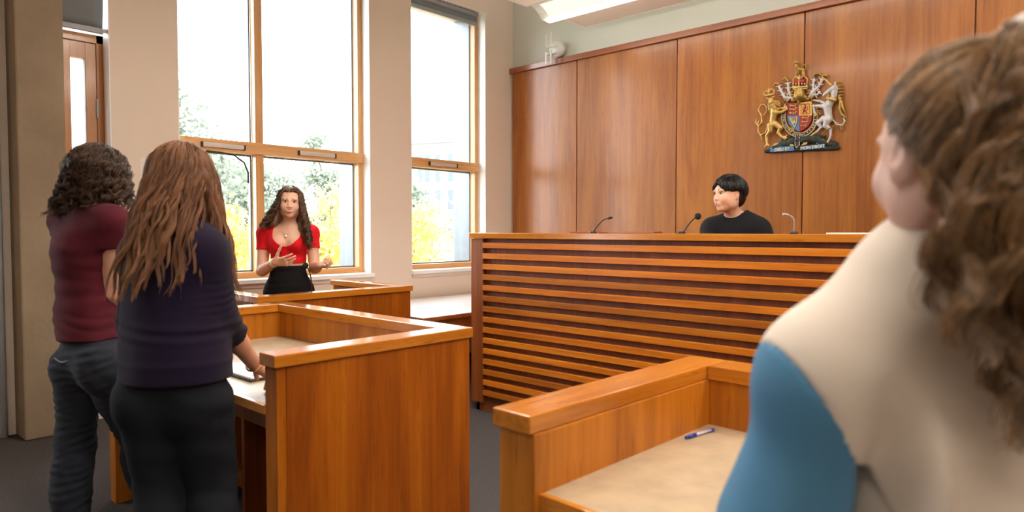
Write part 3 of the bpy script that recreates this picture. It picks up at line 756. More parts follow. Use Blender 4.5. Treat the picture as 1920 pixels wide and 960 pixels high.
def face_parts(person, F, eye=(.05, .03, .02), lip=(.42, .12, .11), brow=(.02, .012, .008), w=1., lip_open=.003, brow_r=.0016, skin=None):
    A = F[:3, :3]; t = F[:3, 3]
    P = lambda p: A @ np.asarray(p, float) + t
    white = plain('eye_white', (.62, .58, .55), .25, var=.02); iris = plain('dark_iris', eye, .15, var=.05)
    for s in (-1, 1):
        b = MB(); b.ball((0, 0, 0), .0112, seg=24); e = b.build('eye', white, person, True); e.matrix_basis = Matrix(np.vstack([np.c_[A, P((s * .031 * w, .0775, .007))], [0, 0, 0, 1]]).tolist())
        b = MB(); b.ball((0, .0068, 0), .0066, seg=20); i_ = b.build('iris', iris, e, True)
    lm = plain('lip_skin', lip, .4, var=.05)
    B = Sculpt(.0016); B.F = F
    B.rc((-.023, .0925, -.0575 + lip_open / 2), (0, .1015, -.0545 + lip_open / 2), .0026, .0048, k=.003, flat=(1, 1, .8)); B.rc((.023, .0925, -.0575 + lip_open / 2), (0, .1015, -.0545 + lip_open / 2), .0026, .0048, k=.003, flat=(1, 1, .8))
    B.rc((-.020, .0925, -.0615 - lip_open / 2), (0, .1005, -.0655 - lip_open / 2), .003, .0055, k=.003, flat=(1, 1, .85)); B.rc((.020, .0925, -.0615 - lip_open / 2), (0, .1005, -.0655 - lip_open / 2), .003, .0055, k=.003, flat=(1, 1, .85))
    B.build('lips', lm, person)
    if lip_open > .003:
        B = Sculpt(.0016); B.F = F; B.el((0, .0985, -.060), (.013, .003, .0018 + lip_open * .5), k=0); B.build('mouth_opening', plain('mouth_inside', (.05, .012, .012), .5), person)
    rg = np.random.RandomState(5)
    bm_ = plain('brow_hair', brow, .6)
    for s in (-1, 1):
        PP = []
        for i in range(70):
            u = rg.rand(); x = s * (.016 + .031 * u) * w; z = .030 + .004 * math.sin(u * PI * .75) - .003 * u + rg.normal() * .0013
            y = .0955 - .010 * u - .012 * u * u
            p = np.array([x, y, z]); q = p + np.array([s * .007, -.0015, .0015 - .004 * u])
            PP.append([P(p + (q - p) * v + np.array([0, .001, 0]) * v) for v in (0, .5, 1)])
        strands('eyebrow', PP, np.tile([brow_r * .8, brow_r * .7, brow_r * .3], (len(PP), 1)), bm_, person)
    lm_ = plain('lash_line', (.015, .010, .008), .5)
    for s in (-1, 1):
        for i in range(1):
            PP = [([P((s * (.031 * w + .0135 * c), .0875 - .004 * c * c * (1 if c * 1 > 0 else 1), .008 + .0085 * math.sqrt(max(0, 1 - c * c)))) for c in np.linspace(-1, 1, 9)])]
            strands('eyelashes', PP, np.full((1, 9), .0020), lm_, person)
MAN = dict(head=(-3.259, 0.948, 1.595), neck=(-3.204, 0.909, 1.440), shR=(-3.092, 0.942, 1.386), shL=(-3.383, 0.849, 1.392), elR=(-3.122, 0.939, 1.096), elL=(-3.483, 0.917, 1.055), wrR=(-3.357, 1.117, 0.817), wrL=(-3.617, 1.092, 0.763), chest=(-3.235, 0.870, 1.254), waist=(-3.204, 0.873, 1.022), pelvis=(-3.154, 0.871, 0.873), hipR=(-3.066, 0.895, 0.804), hipL=(-3.262, 0.848, 0.784), knR=(-3.138, 1.028, 0.453), knL=(-3.264, 0.831, 0.471), anR=(-3.093, 1.090, 0.040), anL=(-3.204, 0.784, 0.092))
PUR = dict(head=(-2.421, 0.957, 1.532), neck=(-2.381, 0.917, 1.367), shR=(-2.269, 0.956, 1.286), shL=(-2.496, 0.847, 1.277), elR=(-2.285, 1.005, 1.073), elL=(-2.594, 0.853, 1.036), wrR=(-2.398, 1.190, 0.864), wrL=(-2.715, 1.031, 0.832), chest=(-2.376, 0.901, 1.230), waist=(-2.367, 0.901, 1.061), pelvis=(-2.342, 0.888, 0.887), hipR=(-2.283, 0.939, 0.808), hipL=(-2.378, 0.824, 0.813), knR=(-2.324, 0.994, 0.505), knL=(-2.413, 0.857, 0.511), anR=(-2.225, 0.984, 0.109), anL=(-2.324, 0.838, 0.122))
RED = dict(head=(-4.544, 2.538, 1.557), neck=(-4.594, 2.551, 1.391), shR=(-4.728, 2.438, 1.340), shL=(-4.509, 2.682, 1.340), elR=(-4.710, 2.400, 1.065), elL=(-4.455, 2.678, 1.083), wrR=(-4.484, 2.380, 1.135), wrL=(-4.268, 2.607, 1.115), chest=(-4.600, 2.552, 1.251), waist=(-4.596, 2.548, 1.106), pelvis=(-4.593, 2.544, 0.966), hipR=(-4.648, 2.489, 0.892), hipL=(-4.549, 2.608, 0.890), knR=(-4.622, 2.465, 0.474), knL=(-4.517, 2.589, 0.470), anR=(-4.680, 2.487, 0.098), anL=(-4.544, 2.613, 0.098))
JUD = dict(head=(-1.986, 4.203, 1.595), neck=(-1.980, 4.310, 1.444), shR=(-2.124, 4.254, 1.367), shL=(-1.842, 4.352, 1.360), elR=(-2.102, 4.116, 1.193), elL=(-1.723, 4.289, 1.181), wrR=(-1.937, 3.955, 1.195), wrL=(-1.763, 4.061, 1.187), chest=(-1.982, 4.328, 1.296), waist=(-1.990, 4.366, 1.118), pelvis=(-1.989, 4.386, 0.956), hipR=(-2.056, 4.321, 0.917), hipL=(-1.912, 4.428, 0.919), knR=(-1.878, 3.888, 0.946), knL=(-1.708, 4.018, 0.948), anR=(-1.900, 3.930, 0.573), anL=(-1.719, 4.071, 0.577))
FGW = dict(head=(-0.164, 0.946, 1.469), neck=(-0.169, 1.003, 1.347), shL=(-0.286, 0.886, 1.189), shR=(-0.033, 1.162, 1.198), elL=(-0.336, 0.870, 0.970), elR=(0.017, 1.250, 0.945), wrL=(-0.320, 1.124, 0.840), wrR=(-0.078, 1.375, 0.830), chest=(-0.172, 1.015, 1.110), waist=(-0.168, 1.020, 0.880), pelvis=(-0.164, 1.016, 0.729), hipL=(-0.233, 0.949, 0.667), hipR=(-0.094, 1.105, 0.652), knL=(-0.231, 0.962, 0.329), knR=(-0.088, 1.120, 0.306), anL=(-0.220, 0.951, -0.072), anR=(-0.078, 1.109, -0.104))
# ------------------------------------------------------------------ people
def axes_of(J):
    s = nrm(np.array(J['shR']) - np.array(J['shL'])); u = np.array([0, 0, 1.]); s = nrm(s - u * s[2]); f = np.cross(u, s)
    return np.stack([s, f, u], 1)
def V3(*a): return np.array(a, float)
def torso(B, J, e=0., ch=.132, wa=.118, hp=.145, sh=.052, flat=.70, k=.04, bust=0., belly=0., lo=True):
    J = {a: np.array(b, float) for a, b in J.items()}; ax = axes_of(J); f = ax[:, 1]
    fl = (1, flat, 1)
    up = J['neck'] - V3(0, 0, .09)
    B.rc(J['chest'] + f * .0, up, ch + e, ch * .92 + e, k=k, flat=fl, axes=ax)
    B.rc(J['waist'], J['chest'], wa + e, ch * .98 + e, k=k, flat=(1, flat * 1.05, 1), axes=ax)
    B.rc(J['pelvis'], J['waist'], hp + e, wa + e, k=k, flat=(1, flat * 1.1, 1), axes=ax)
    if lo: B.rc(J['hipL'], J['hipR'], (.085 if e else .066), (.085 if e else .066), k=k, flat=(1, 1.1, 1), axes=ax)
    for q in ('L', 'R'):
        B.rc(J['neck'] - V3(0, 0, .035), J['sh' + q], .05 + e, sh + e, k=.05)
        B.rc(J['sh' + q] * .8 + up * .2, J['chest'] * .75 + J['sh' + q] * .25, sh * 1.15 + e, .075 + e, k=.05)
        if bust: B.el(J['chest'] + f * (ch * flat * .80) + ax[:, 0] * (.062 if q == 'R' else -.062) + V3(0, 0, bust_z(J)), (.058 + e, .052 + e, .055 + e), k=.035)
    if belly: B.el(J['waist'] + f * .06 - V3(0, 0, .04), (.11 + e, .08 + e, .10 + e), k=.05)
def bust_z(J): return .01
def neck_hole(B, J, r=.060, up=.055, h=.075, k=.008):
    n_ = np.array(J['neck'], float); B.el(n_ + V3(0, 0, up), (r, r, h), k=k, op='S')
    return B
def trousers(B, J, e=.012, th=.088, kn=.058, an=.050, hp=.145, flat=.80, wa=None, bum=.085):
    J = {a: np.array(b, float) for a, b in J.items()}; ax = axes_of(J); f = ax[:, 1]
    B.rc(J['pelvis'] - V3(0, 0, .02), J['pelvis'] * .35 + J['waist'] * .65, hp + e, (wa or hp * .86) + e, k=.04, flat=(1, flat, 1), axes=ax)
    for q in ('L', 'R'):
        h, kk, a = J['hip' + q], J['kn' + q], J['an' + q]
        B.el(h - f * .028 + V3(0, 0, .01), (bum + e, bum + e, bum * 1.15 + e), k=.06)
        B.rc(h - V3(0, 0, .02), kk, th + e, kn + e, k=.035)
        B.rc(kk, a + V3(0, 0, .02), kn + e, an + e, k=.02, cut=(0, 1))
        B.rc(kk * .75 + a * .25 - f * .015, kk * .5 + a * .5 - f * .012, kn * .95 + e, kn * .85 + e, k=.03)
def skin_legs(B, J):
    J = {a: np.array(b, float) for a, b in J.items()}
    for q in ('L', 'R'): limb(B, J['hip' + q], J['kn' + q], J['an' + q], .062, .048, .036, k=.03)
def shoes(J, mat, person, heading, heel=.0, drop=.0):
    f = V3(math.cos(R(heading)), math.sin(R(heading)), 0)
    for q in ('L', 'R'):
        B = Sculpt(.005); a = np.array(J['an' + q], float); g = V3(a[0], a[1], J['_z'] + .035)
        B.rc(g - f * .05, g + f * .13, .038, .034, k=.02, flat=(1, 1, .85)); B.rc(g + V3(0, 0, .0), a - V3(0, 0, .0), .036, .040, k=.03)
        B.cut(V3(0, 0, J['_z'] + .001), (0, 0, -1)); B.build('shoe', mat, person)
def hair(name, person, F, mat, n, th1, D, off, T=18, rad=.0011, r0=(.084, .106, .098), c=(0, -.014, .030), puff=(1.02, 1.18), phi=(0, 360), th0=(0, 80), waves=(.005, 3.), flare=0., clump=24, seed=1, power=1.2, taper=.35, frizz=.0015, rag=.015, short=.7):
    rg = np.random.RandomState(seed)
    ph = rg.uniform(phi[0], phi[1], n); lay = rg.uniform(puff[0], puff[1], n) ; a0 = rg.uniform(th0[0], th0[1], n)
    rgc = np.random.RandomState(seed + 9)
    cph = rgc.uniform(phi[0], phi[1], clump * 1); cid = np.abs(((ph[:, None] - cph[None] + 180) % 360) - 180).argmin(1)
    cid2 = cid * 3 + (lay > (puff[0] + puff[1]) / 2) + 1 * (rg.rand(n) > .6)
    cl_ = rgc.uniform(puff[0], puff[1], clump * 3 + 9); lay = lay * .3 + cl_[cid2] * .7
    phase = rgc.rand(clump * 3 + 9) * 6.28; fr = rgc.uniform(.75, 1.25, clump * 3 + 9)
    t = np.linspace(0, 1, T)
    e1 = np.array([th1(p) for p in ph]); d1 = np.array([D(p) for p in ph]) * rgc.uniform(short, 1.05, clump * 3 + 9)[cid2] * rg.uniform(.88, 1.05, n)
    a0 = np.minimum(a0, e1 - 22)
    arc = np.radians(e1 - a0) * .1; tot = arc + d1; s = t[None] * tot[:, None]           # (n,T) travelled length
    th = np.radians(a0[:, None] + np.minimum(s / .1 * 57.3, (e1 - a0)[:, None]))
    d = np.maximum(s - arc[:, None], 0)
    pull = np.clip(d / .12, 0, 1)
    dph = (((cph[cid] - ph + 180) % 360) - 180)
    P_ = np.radians(ph[:, None] + dph[:, None] * .75 * np.clip(s / .15, 0, 1))
    L_ = lay[:, None] * (1 + .0 * d)
    x = r0[0] * np.sin(th) * np.sin(P_) * L_; y = r0[1] * np.sin(th) * np.cos(P_) * L_; z = r0[2] * np.cos(th) * L_
    O = np.array([off(p) for p in ph]); u = (d / np.maximum(d1.max(), .01)) ** power
    x = x * (1 + flare * u) + O[:, 0:1] * u; y = y * (1 + flare * u) + O[:, 1:2] * u; z = z - d
    ro = rgc.normal(size=(clump * 3 + 9, 3)) * rag; x = x + ro[cid2][:, 0:1] * u; y = y + ro[cid2][:, 1:2] * u
    amp = waves[0] * np.clip(s / .12, 0.12, 1); s_abs = s + np.radians(a0)[:, None] * .1; w = 2 * PI * waves[1] * s_abs / .3 * fr[cid2][:, None] + phase[cid2][:, None]
    x = x + amp * np.sin(w) * np.cos(P_) + amp * .8 * np.cos(w) * np.sin(P_); y = y - amp * np.sin(w) * np.sin(P_) + amp * .8 * np.cos(w) * np.cos(P_); z = z + amp * .5 * np.sin(w * 2 + 1)
    nz = rg.normal(size=(n, 1, 3)) * frizz * np.clip(s / .1, .2, 1)[..., None]
    X = np.stack([x + c[0], y + c[1], z + c[2]], -1) + nz
    W = X @ F[:3, :3].T + F[:3, 3]
    rr = rad * (1 - (1 - taper) * t[None] ** 2) * rg.uniform(.7, 1.2, (n, 1))
    return W, rr
def add_strands(name, person, mat, sets):
    T = max(s[0].shape[1] for s in sets)
    W = np.concatenate([s[0] for s in sets]); r = np.concatenate([s[1] for s in sets])
    return strands(name, W, r, mat, person)
def lay_on(W, person_prims, eps=.004): return W

def person_root(label, loc, cat='person'): return root('person', label, cat, loc)
def local(J, z=0.):
    d = {k: np.array(v, float) for k, v in J.items() if k[0] != '_'}; return d

# ---- man in the maroon shirt -------------------------------------------------------------
def man():
    J = local(MAN); J['anR'][2] = .10; J['knR'][2] = .50; J['wrL'][0] += .07; J['wrL'][2] += .02; J['_z'] = 0.
    p = person_root('person with dark wavy shoulder length hair, maroon t-shirt and grey trousers at the dock', (0, 0, 0))
    sk = skinmat('man_skin', (.55, .31, .22)); ax = axes_of(J)
    H = frame(J['head'] + V3(0, 0, -.022), 118, -3)
    B = Sculpt(.0045); B.F = H; head_prims(B, 1.03, 1.08); B.F = np.eye(4)
    B.rc(J['neck'] - V3(0, 0, .03), J['head'] - V3(0, 0, .06), .055, .052, k=.03)
    torso(B, J, 0, ch=.106, wa=.098, hp=.098, sh=.050, flat=.70)
    for q in ('L', 'R'):
        limb(B, J['sh' + q], J['el' + q], J['wr' + q], .047, .038, .026, bulge=.040)
        hand_prims(B, J['wr' + q] + V3(0, 0, .03), V3(-.25, .9, -.12), (0, .1, -1), V3(1, 0, 0) if q == 'L' else V3(-1, 0, 0), curl=(8, 8, 5), sc=1.05)
    skin_legs(B, J); B.build('body', sk, p)
    B = Sculpt(.005); torso(B, J, .014, ch=.112, wa=.106, hp=.122, sh=.052, flat=.80)
    for q in ('L', 'R'):
        a, b = J['sh' + q], J['el' + q]; B.rc(a, a * .66 + b * .34, .062, .060, k=.03, cut=(0, 1))
    B.cut(J['pelvis'] + V3(0, 0, .045), (0.03, 0, -1)); neck_hole(B, J, .066, .05, .065)
    f1 = folds(.010, 13, (1, 1, .55), 3); f2 = folds(.005, 34, (1, 1, 1.3), 5)
    B.disp = lambda P: f1(P) + f2(P) - .007 * np.exp(-((P[:, 2] - .99) / .035) ** 2) * np.abs(np.sin(P[:, 2] * 70 + P[:, 0] * 22))
    B.build('t_shirt', clothmat('maroon_jersey', (.078, .009, .017), sheen=.04), p)
    B = Sculpt(.0055); trousers(B, J, .012, th=.078, kn=.062, an=.055, hp=.112, bum=.070)
    B.cut(J['pelvis'] + V3(0, 0, .085), (0, 0, 1))
    g1 = folds(.008, 20, (1, 1, 1.6), 7); g2 = folds(.005, 46, (.6, .6, 2), 8)
    B.disp = lambda P: g1(P) + g2(P)
    B.build('trousers', clothmat('grey_blue_denim', (.026, .030, .042), sheen=.03, weave=500), p)
    # back pocket welt
    pk = strands('pocket_seam', [[J['pelvis'] - ax[:, 1] * .158 + ax[:, 0] * (.01 + .085 * t) + V3(0, 0, -.01 - .012 * math.sin(PI * t)) for t in np.linspace(0, 1, 8)]], np.full((1, 8), .0028), clothmat('faded_seam', (.12, .14, .18)), p, 6)
    shoes(J, plain('dark_shoe', (.02, .02, .022), .6), p, 112)
    hm = hairmat('dark_brown_hair', (.012, .007, .005), (.11, .055, .028), .33)
    B = Sculpt(.006); B.F = H
    B.el((0, -.018, .034), (.084, .102, .090), k=0); B.rc((0, -.055, .0), (-.02, -.06, -.09), .070, .055, k=.03, flat=(1.1, .75, 1)); B.rc((-.03, -.04, -.06), (-.075, -.05, -.135), .06, .045, k=.03); B.rc((.04, -.04, -.04), (.06, -.03, -.11), .05, .035, k=.03)
    B.el((0, .075, -.03), (.062, .05, .078), k=.015, op='S')
    B.build('hair_mass', hm, p)
    o = lambda q: (-.012 if 180 < q < 300 else .010, -.03 if 120 < q < 240 else -.01)
    s = [hair('h', p, H, hm, 5200, lambda q: 86, lambda q: .155 + (.045 if 170 < q < 290 else 0), o, phi=(48, 318), th0=(0, 84), waves=(.014, 4.6), clump=46, rag=.016, short=.7, seed=2, puff=(1.02, 1.30), flare=.22, rad=.0011, frizz=.003, T=24),
         hair('h', p, H, hm, 1500, lambda q: 70, lambda q: .03, lambda q: (0, 0), phi=(-45, 50), th0=(0, 60), waves=(.006, 4), clump=16, seed=4, puff=(1.03, 1.16))]
    s[1] = (np.concatenate([s[1][0], np.repeat(s[1][0][:, -1:], 24 - 18, 1)], 1), np.concatenate([s[1][1], np.repeat(s[1][1][:, -1:] * .01, 6, 1)], 1))
    add_strands('hair', p, hm, s)
# ---- woman in the dark purple jumper -----------------------------------------------------
def purple():
    J = local(PUR); J['_z'] = 0.
    p = person_root('person with long straight brown hair and dark purple jumper, hand on the dock desk', (0, 0, 0))
    sk = skinmat('warm_skin', (.60, .33, .22)); ax = axes_of(J)
    H = frame(J['head'] + V3(0, 0, -.02), 134, -5)
    B = Sculpt(.0045); B.F = H; head_prims(B); B.F = np.eye(4)
    B.rc(J['neck'] - V3(0, 0, .03), J['head'] - V3(0, 0, .06), .048, .046, k=.03)
    torso(B, J, 0, ch=.132, wa=.128, hp=.128, sh=.05, flat=.72, bust=1)
    d = V3(-.30, .62, -.42)
    for q in ('L', 'R'): limb(B, J['sh' + q], J['el' + q], J['wr' + q], .047, .042, .026, bulge=.041)
    hand_prims(B, J['wrR'], V3(-.10, .60, -.56), (-.25, -.6, -.6), V3(-.8, .2, 0), curl=(28, 22, 12), sc=1.0, thumb_out=.5)
    hand_prims(B, J['wrL'], V3(-.1, .9, -.3), (0, 0, -1), V3(1, 0, 0), curl=(20, 15, 10), sc=.98)
    skin_legs(B, J); B.build('body', sk, p)
    # gold bracelet
    a, b = J['elR'], J['wrR']; dd = nrm(b - a); q1 = nrm(np.cross(dd, V3(0, 0, 1))); q2 = np.cross(dd, q1)
    strands('bracelet', [[b - dd * .006 + (q1 * math.cos(t) + q2 * math.sin(t)) * .031 for t in np.linspace(0, 2 * PI, 30)]], np.full((1, 30), .0035), plain('gold_metal', (.75, .50, .18), .25, 1.), p, 8)
    B = Sculpt(.005); torso(B, J, .014, ch=.146, wa=.148, hp=.165, sh=.056, flat=.80, bust=1, k=.05)
    B.rc(J['pelvis'] + V3(0, 0, .06), J['pelvis'] + V3(0, 0, -.02), .168, .170, k=.04, flat=(1, .84, 1), axes=ax)
    for q in ('L', 'R'):
        a, b, c = J['sh' + q], J['el' + q], J['wr' + q]
        B.rc(a, b, .068, .058, k=.035); B.rc(b, b * .60 + c * .40, .060, .052, k=.015, cut=(0, 1))
    B.cut(J['pelvis'] + V3(0, 0, -.015), (0, 0, -1)); neck_hole(B, J, .060, .055, .065)
    f1 = folds(.008, 12, (1, 1, 1), 13); a, b = J['shR'], J['elR']
    def dsp(P):
        near = np.exp(-(np.linalg.norm(P - (a * .25 + b * .75), axis=1) / .085) ** 2)
        t = (P - a) @ nrm(b - a)
        roll = .004 * np.exp(-((P[:, 2] - 1.03) / .03) ** 2) * np.sin(P[:, 2] * 150 + P[:, 0] * 18)
        return f1(P) - .004 * near * np.sin(t * 260 + P[:, 0] * 40 + 2 * np.sin(P[:, 1] * 30)) + roll - .004 * np.exp(-((P[:, 2] - .935) / .012) ** 2)
    B.disp = dsp
    B.build('jumper', clothmat('deep_purple_knit', (.009, .005, .020), sheen=.06, weave=900, bump=.5), p)
    B = Sculpt(.0055); trousers(B, J, .010, th=.098, kn=.068, an=.048, hp=.142, bum=.080)
    B.cut(J['pelvis'] + V3(0, 0, .07), (0, 0, 1))
    g2 = folds(.005, 40, (.6, .6, 2), 18); g3 = folds(.006, 14, (1, 1, 1), 19)
    B.disp = lambda P: g2(P) + g3(P)
    B.build('jeans', clothmat('black_denim', (.010, .012, .016), sheen=.0, weave=500), p)
    shoes(J, plain('black_shoe', (.012, .012, .013), .6), p, 120)
    hm = hairmat('chestnut_hair', (.060, .020, .007), (.30, .125, .048), .36)
    B = Sculpt(.006); B.F = H
    B.el((0, -.016, .032), (.088, .108, .094), k=0); B.rc((0, -.06, .02), (-.02, -.09, -.12), .086, .078, k=.03, flat=(1.1, .7, 1)); B.rc((-.02, -.085, -.10), (-.045, -.14, -.24), .066, .036, k=.04, flat=(1.1, .6, 1))
    B.rc((.06, -.02, .0), (.095, .0, -.20), .050, .030, k=.03)
    B.el((0, .085, -.03), (.060, .05, .08), k=.015, op='S')
    B.build('hair_mass', hm, p)
    def off(q):
        q = q % 360
        if 40 < q < 112: return (.075 + .02 * (q - 40) / 80, .015)
        w_ = min(1, (q - 112) / 60.)
        return (.012 - .035 * w_ + (.015 if q > 250 else 0), -.150 if q < 250 else -.09)
    s = [hair('h', p, H, hm, 6200, lambda q: 88, lambda q: .42 if q < 112 else .40, off, phi=(45, 318), th0=(0, 84), waves=(.009, 1.6), clump=60, rag=.022, short=.62, seed=12, puff=(1.04, 1.26), rad=.0010, T=26, power=1.0, flare=.04, frizz=.0022),
         hair('h', p, H, hm, 900, lambda q: 84, lambda q: .30, lambda q: (.05 if q > 0 else -.05, .0), phi=(-58, 54), th0=(0, 50), waves=(.004, 2), clump=14, seed=14, puff=(1.04, 1.15), T=26)]
    add_strands('hair', p, hm, s)
# ---- woman in red --------------------------------------------------------------------------
def red():
    J = local(RED); J['_z'] = 0.
    p = person_root('person in a short sleeved red crop top speaking in the witness box with hands raised', (0, 0, 0))
    sk = skinmat('light_skin', (.76, .47, .34)); ax = axes_of(J); f = ax[:, 1]
    H = frame(J['head'] + V3(0, 0, -.004), -31, 2, -2, .94)
    B = Sculpt(.0035); B.F = H; head_prims(B, 1.03, 1.04); B.F = np.eye(4)
    B.rc(J['neck'] - V3(0, 0, .03), J['head'] + V3(0, 0, -.07), .047, .045, k=.025)
    torso(B, J, 0, ch=.122, wa=.106, hp=.125, sh=.048, flat=.68, bust=1, k=.035)
    for q in ('L', 'R'): limb(B, J['sh' + q], J['el' + q], J['wr' + q], .047, .039, .025, bulge=.038)
    toR = V3(.733, .68, 0); cam_d = nrm(V3(4.5, -2.4, .0)); up = V3(0, 0, 1)
    hand_prims(B, J['wrR'], toR * .90 + up * .10 + cam_d * .25, -cam_d * .75 + up * .35 , up, curl=((8, 12, 8), (14, 18, 10), (24, 26, 14), (34, 30, 18)), spread=12, thumb=(5, 8), sc=.98, thumb_out=.62)
    hand_prims(B, J['wrL'], toR * .75 + cam_d * .40 + up * .05, up * .6 - toR * .35 + cam_d * .3, up * .6 + cam_d, curl=((55, 60, 35), (62, 62, 35), (68, 62, 35), (72, 62, 35)), spread=2, thumb=(35, 30), sc=.95, thumb_out=.45)
    skin_legs(B, J); B.build('body', sk, p)
    face_parts(p, H, lip=(.45, .13, .12), w=1.02, lip_open=.010, brow=(.02, .010, .006), brow_r=.0024)
    # crop top
    B = Sculpt(.0035); torso(B, J, .007, ch=.123, wa=.108, hp=.13, sh=.049, flat=.69, bust=1, k=.035, lo=False)
    for q in ('L', 'R'):
        a, b = J['sh' + q], J['el' + q]; B.rc(a, a * .55 + b * .45, .057, .052, k=.025, cut=(0, 1))
    B.cut(J['waist'] + V3(0, 0, .018), (0, 0, -1))
    # scoop neckline: remove an ellipsoidal volume in front and around the neck
    B.el(J['neck'] + f * .08 + V3(0, 0, -.040), (.100, .11, .108), k=.004, rot=ax, op='S')
    B.el(J['neck'] - V3(0, 0, -.03), (.09, .09, .07), k=.004, rot=ax, op='S')
    f1 = folds(.0025, 45, (1, 1, 1), 23)
    B.disp = lambda P: f1(P) - .002 * (np.abs(P[:, 2] - (J['waist'][2] + .045)) < .003)
    B.build('crop_top', clothmat('red_ribbed_jersey', (.72, .010, .020), .75, sheen=.04, weave=600), p)
    B = Sculpt(.0045); trousers(B, J, .008, th=.090, kn=.06, an=.055, hp=.150, bum=.085, wa=.118)
    B.rc(J['waist'] - V3(0, 0, .02), J['pelvis'], .112, .135, k=.02, flat=(1, .80, 1), axes=ax)
    B.cut(J['waist'] + V3(0, 0, .0), V3(0, 0, 1) )
    g2 = folds(.003, 30, (.6, .6, 2), 28)
    B.disp = lambda P: g2(P)
    B.build('trousers', clothmat('black_trouser_cloth', (.010, .010, .012), sheen=.0), p)
    strands('trouser_fly', [[J['waist'] + f * (.108 + .012 * t) + ax[:, 0] * .0 + V3(0, 0, -.002 - .13 * t) for t in np.linspace(0, 1, 6)]], np.full((1, 6), .0016), plain('fly_stitching', (.004, .004, .005), .9), p, 5)
    shoes(J, plain('black_boot', (.012, .012, .013), .6), p, -35)
    # necklace with disc pendant, bracelets
    nk = []
    for t in np.linspace(-1, 1, 25): nk.append(J['neck'] + ax[:, 0] * t * .062 + f * (.085 - .05 * t * t) + V3(0, 0, -.062 + .058 * abs(t) ** 1.3))
    gold = plain('pale_gold', (.85, .74, .50), .22, 1.)
    nc = strands('necklace_chain', [nk], np.full((1, 25), .0012), gold, p, 6)
    B = MB().tube([J['neck'] + f * .092 + V3(0, 0, -.072), J['neck'] + f * .096 + V3(0, 0, -.072)], .0105, 24).build('pendant', plain('pearly_disc', (.85, .84, .80), .3, .3), p, True)
    a, b = J['elR'], J['wrR']; dd = nrm(b - a); q1 = nrm(np.cross(dd, up)); q2 = np.cross(dd, q1)
    for i, (o_, r_) in enumerate(((-.022, .032), (-.010, .031), (.004, .030))):
        strands('bracelet', [[b + dd * o_ + (q1 * math.cos(t) + q2 * math.sin(t)) * r_ for t in np.linspace(0, 2 * PI, 40)]], np.array([[.0028 + .0012 * math.sin(t * 9) for t in range(40)]]), gold, p, 6)
    hm = hairmat('dark_curly_hair', (.035, .017, .010), (.22, .115, .062), .4)
    B = Sculpt(.005); B.F = H
    B.el((0, -.022, .038), (.083, .096, .086), k=0); B.rc((0, -.05, .0), (0, -.075, -.14), .075, .085, k=.03, flat=(1.1, .6, 1))
    B.rc((.070, -.03, -.02), (.12, -.03, -.15), .024, .034, k=.03); B.rc((-.070, -.02, -.02), (-.10, .02, -.18), .024, .028, k=.03); B.rc((-.10, .02, -.18), (-.13, .045, -.30), .028, .016, k=.03)
    B.el((0, .085, -.02), (.058, .06, .092), k=.012, op='S')
    B.build('hair_mass', hm, p)
    def off(q):
        q = ((q + 180) % 360) - 180
        if q < 0: return (-.080 if q > -130 else -.06, .055 if q > -120 else -.02)
        return (.115, -.01)
    s = [hair('h', p, H, hm, 2300, lambda q: 90, lambda q: .36, off, phi=(-150, -50), th0=(4, 84), waves=(.013, 6.0), clump=40, rag=.016, seed=22, puff=(1.02, 1.15), rad=.0014, T=34, power=1.0, frizz=.003),
         hair('h', p, H, hm, 2300, lambda q: 90, lambda q: .22, off, phi=(52, 150), th0=(4, 84), waves=(.013, 6.0), clump=40, rag=.018, seed=23, puff=(1.02, 1.15), rad=.0014, T=34, power=1.0, frizz=.003),
         hair('h', p, H, hm, 1200, lambda q: 90, lambda q: .26, lambda q: (0, -.03), phi=(140, 225), th0=(0, 84), waves=(.013, 6), clump=26, seed=24, puff=(1.02, 1.13), rad=.0014, T=34),
         hair('h', p, H, hm, 700, lambda q: 54, lambda q: .006, lambda q: (0, 0), phi=(-60, 60), th0=(0, 32), waves=(.003, 3), clump=20, seed=25, puff=(1.02, 1.10), rad=.0014, T=34)]
    add_strands('hair', p, hm, s)
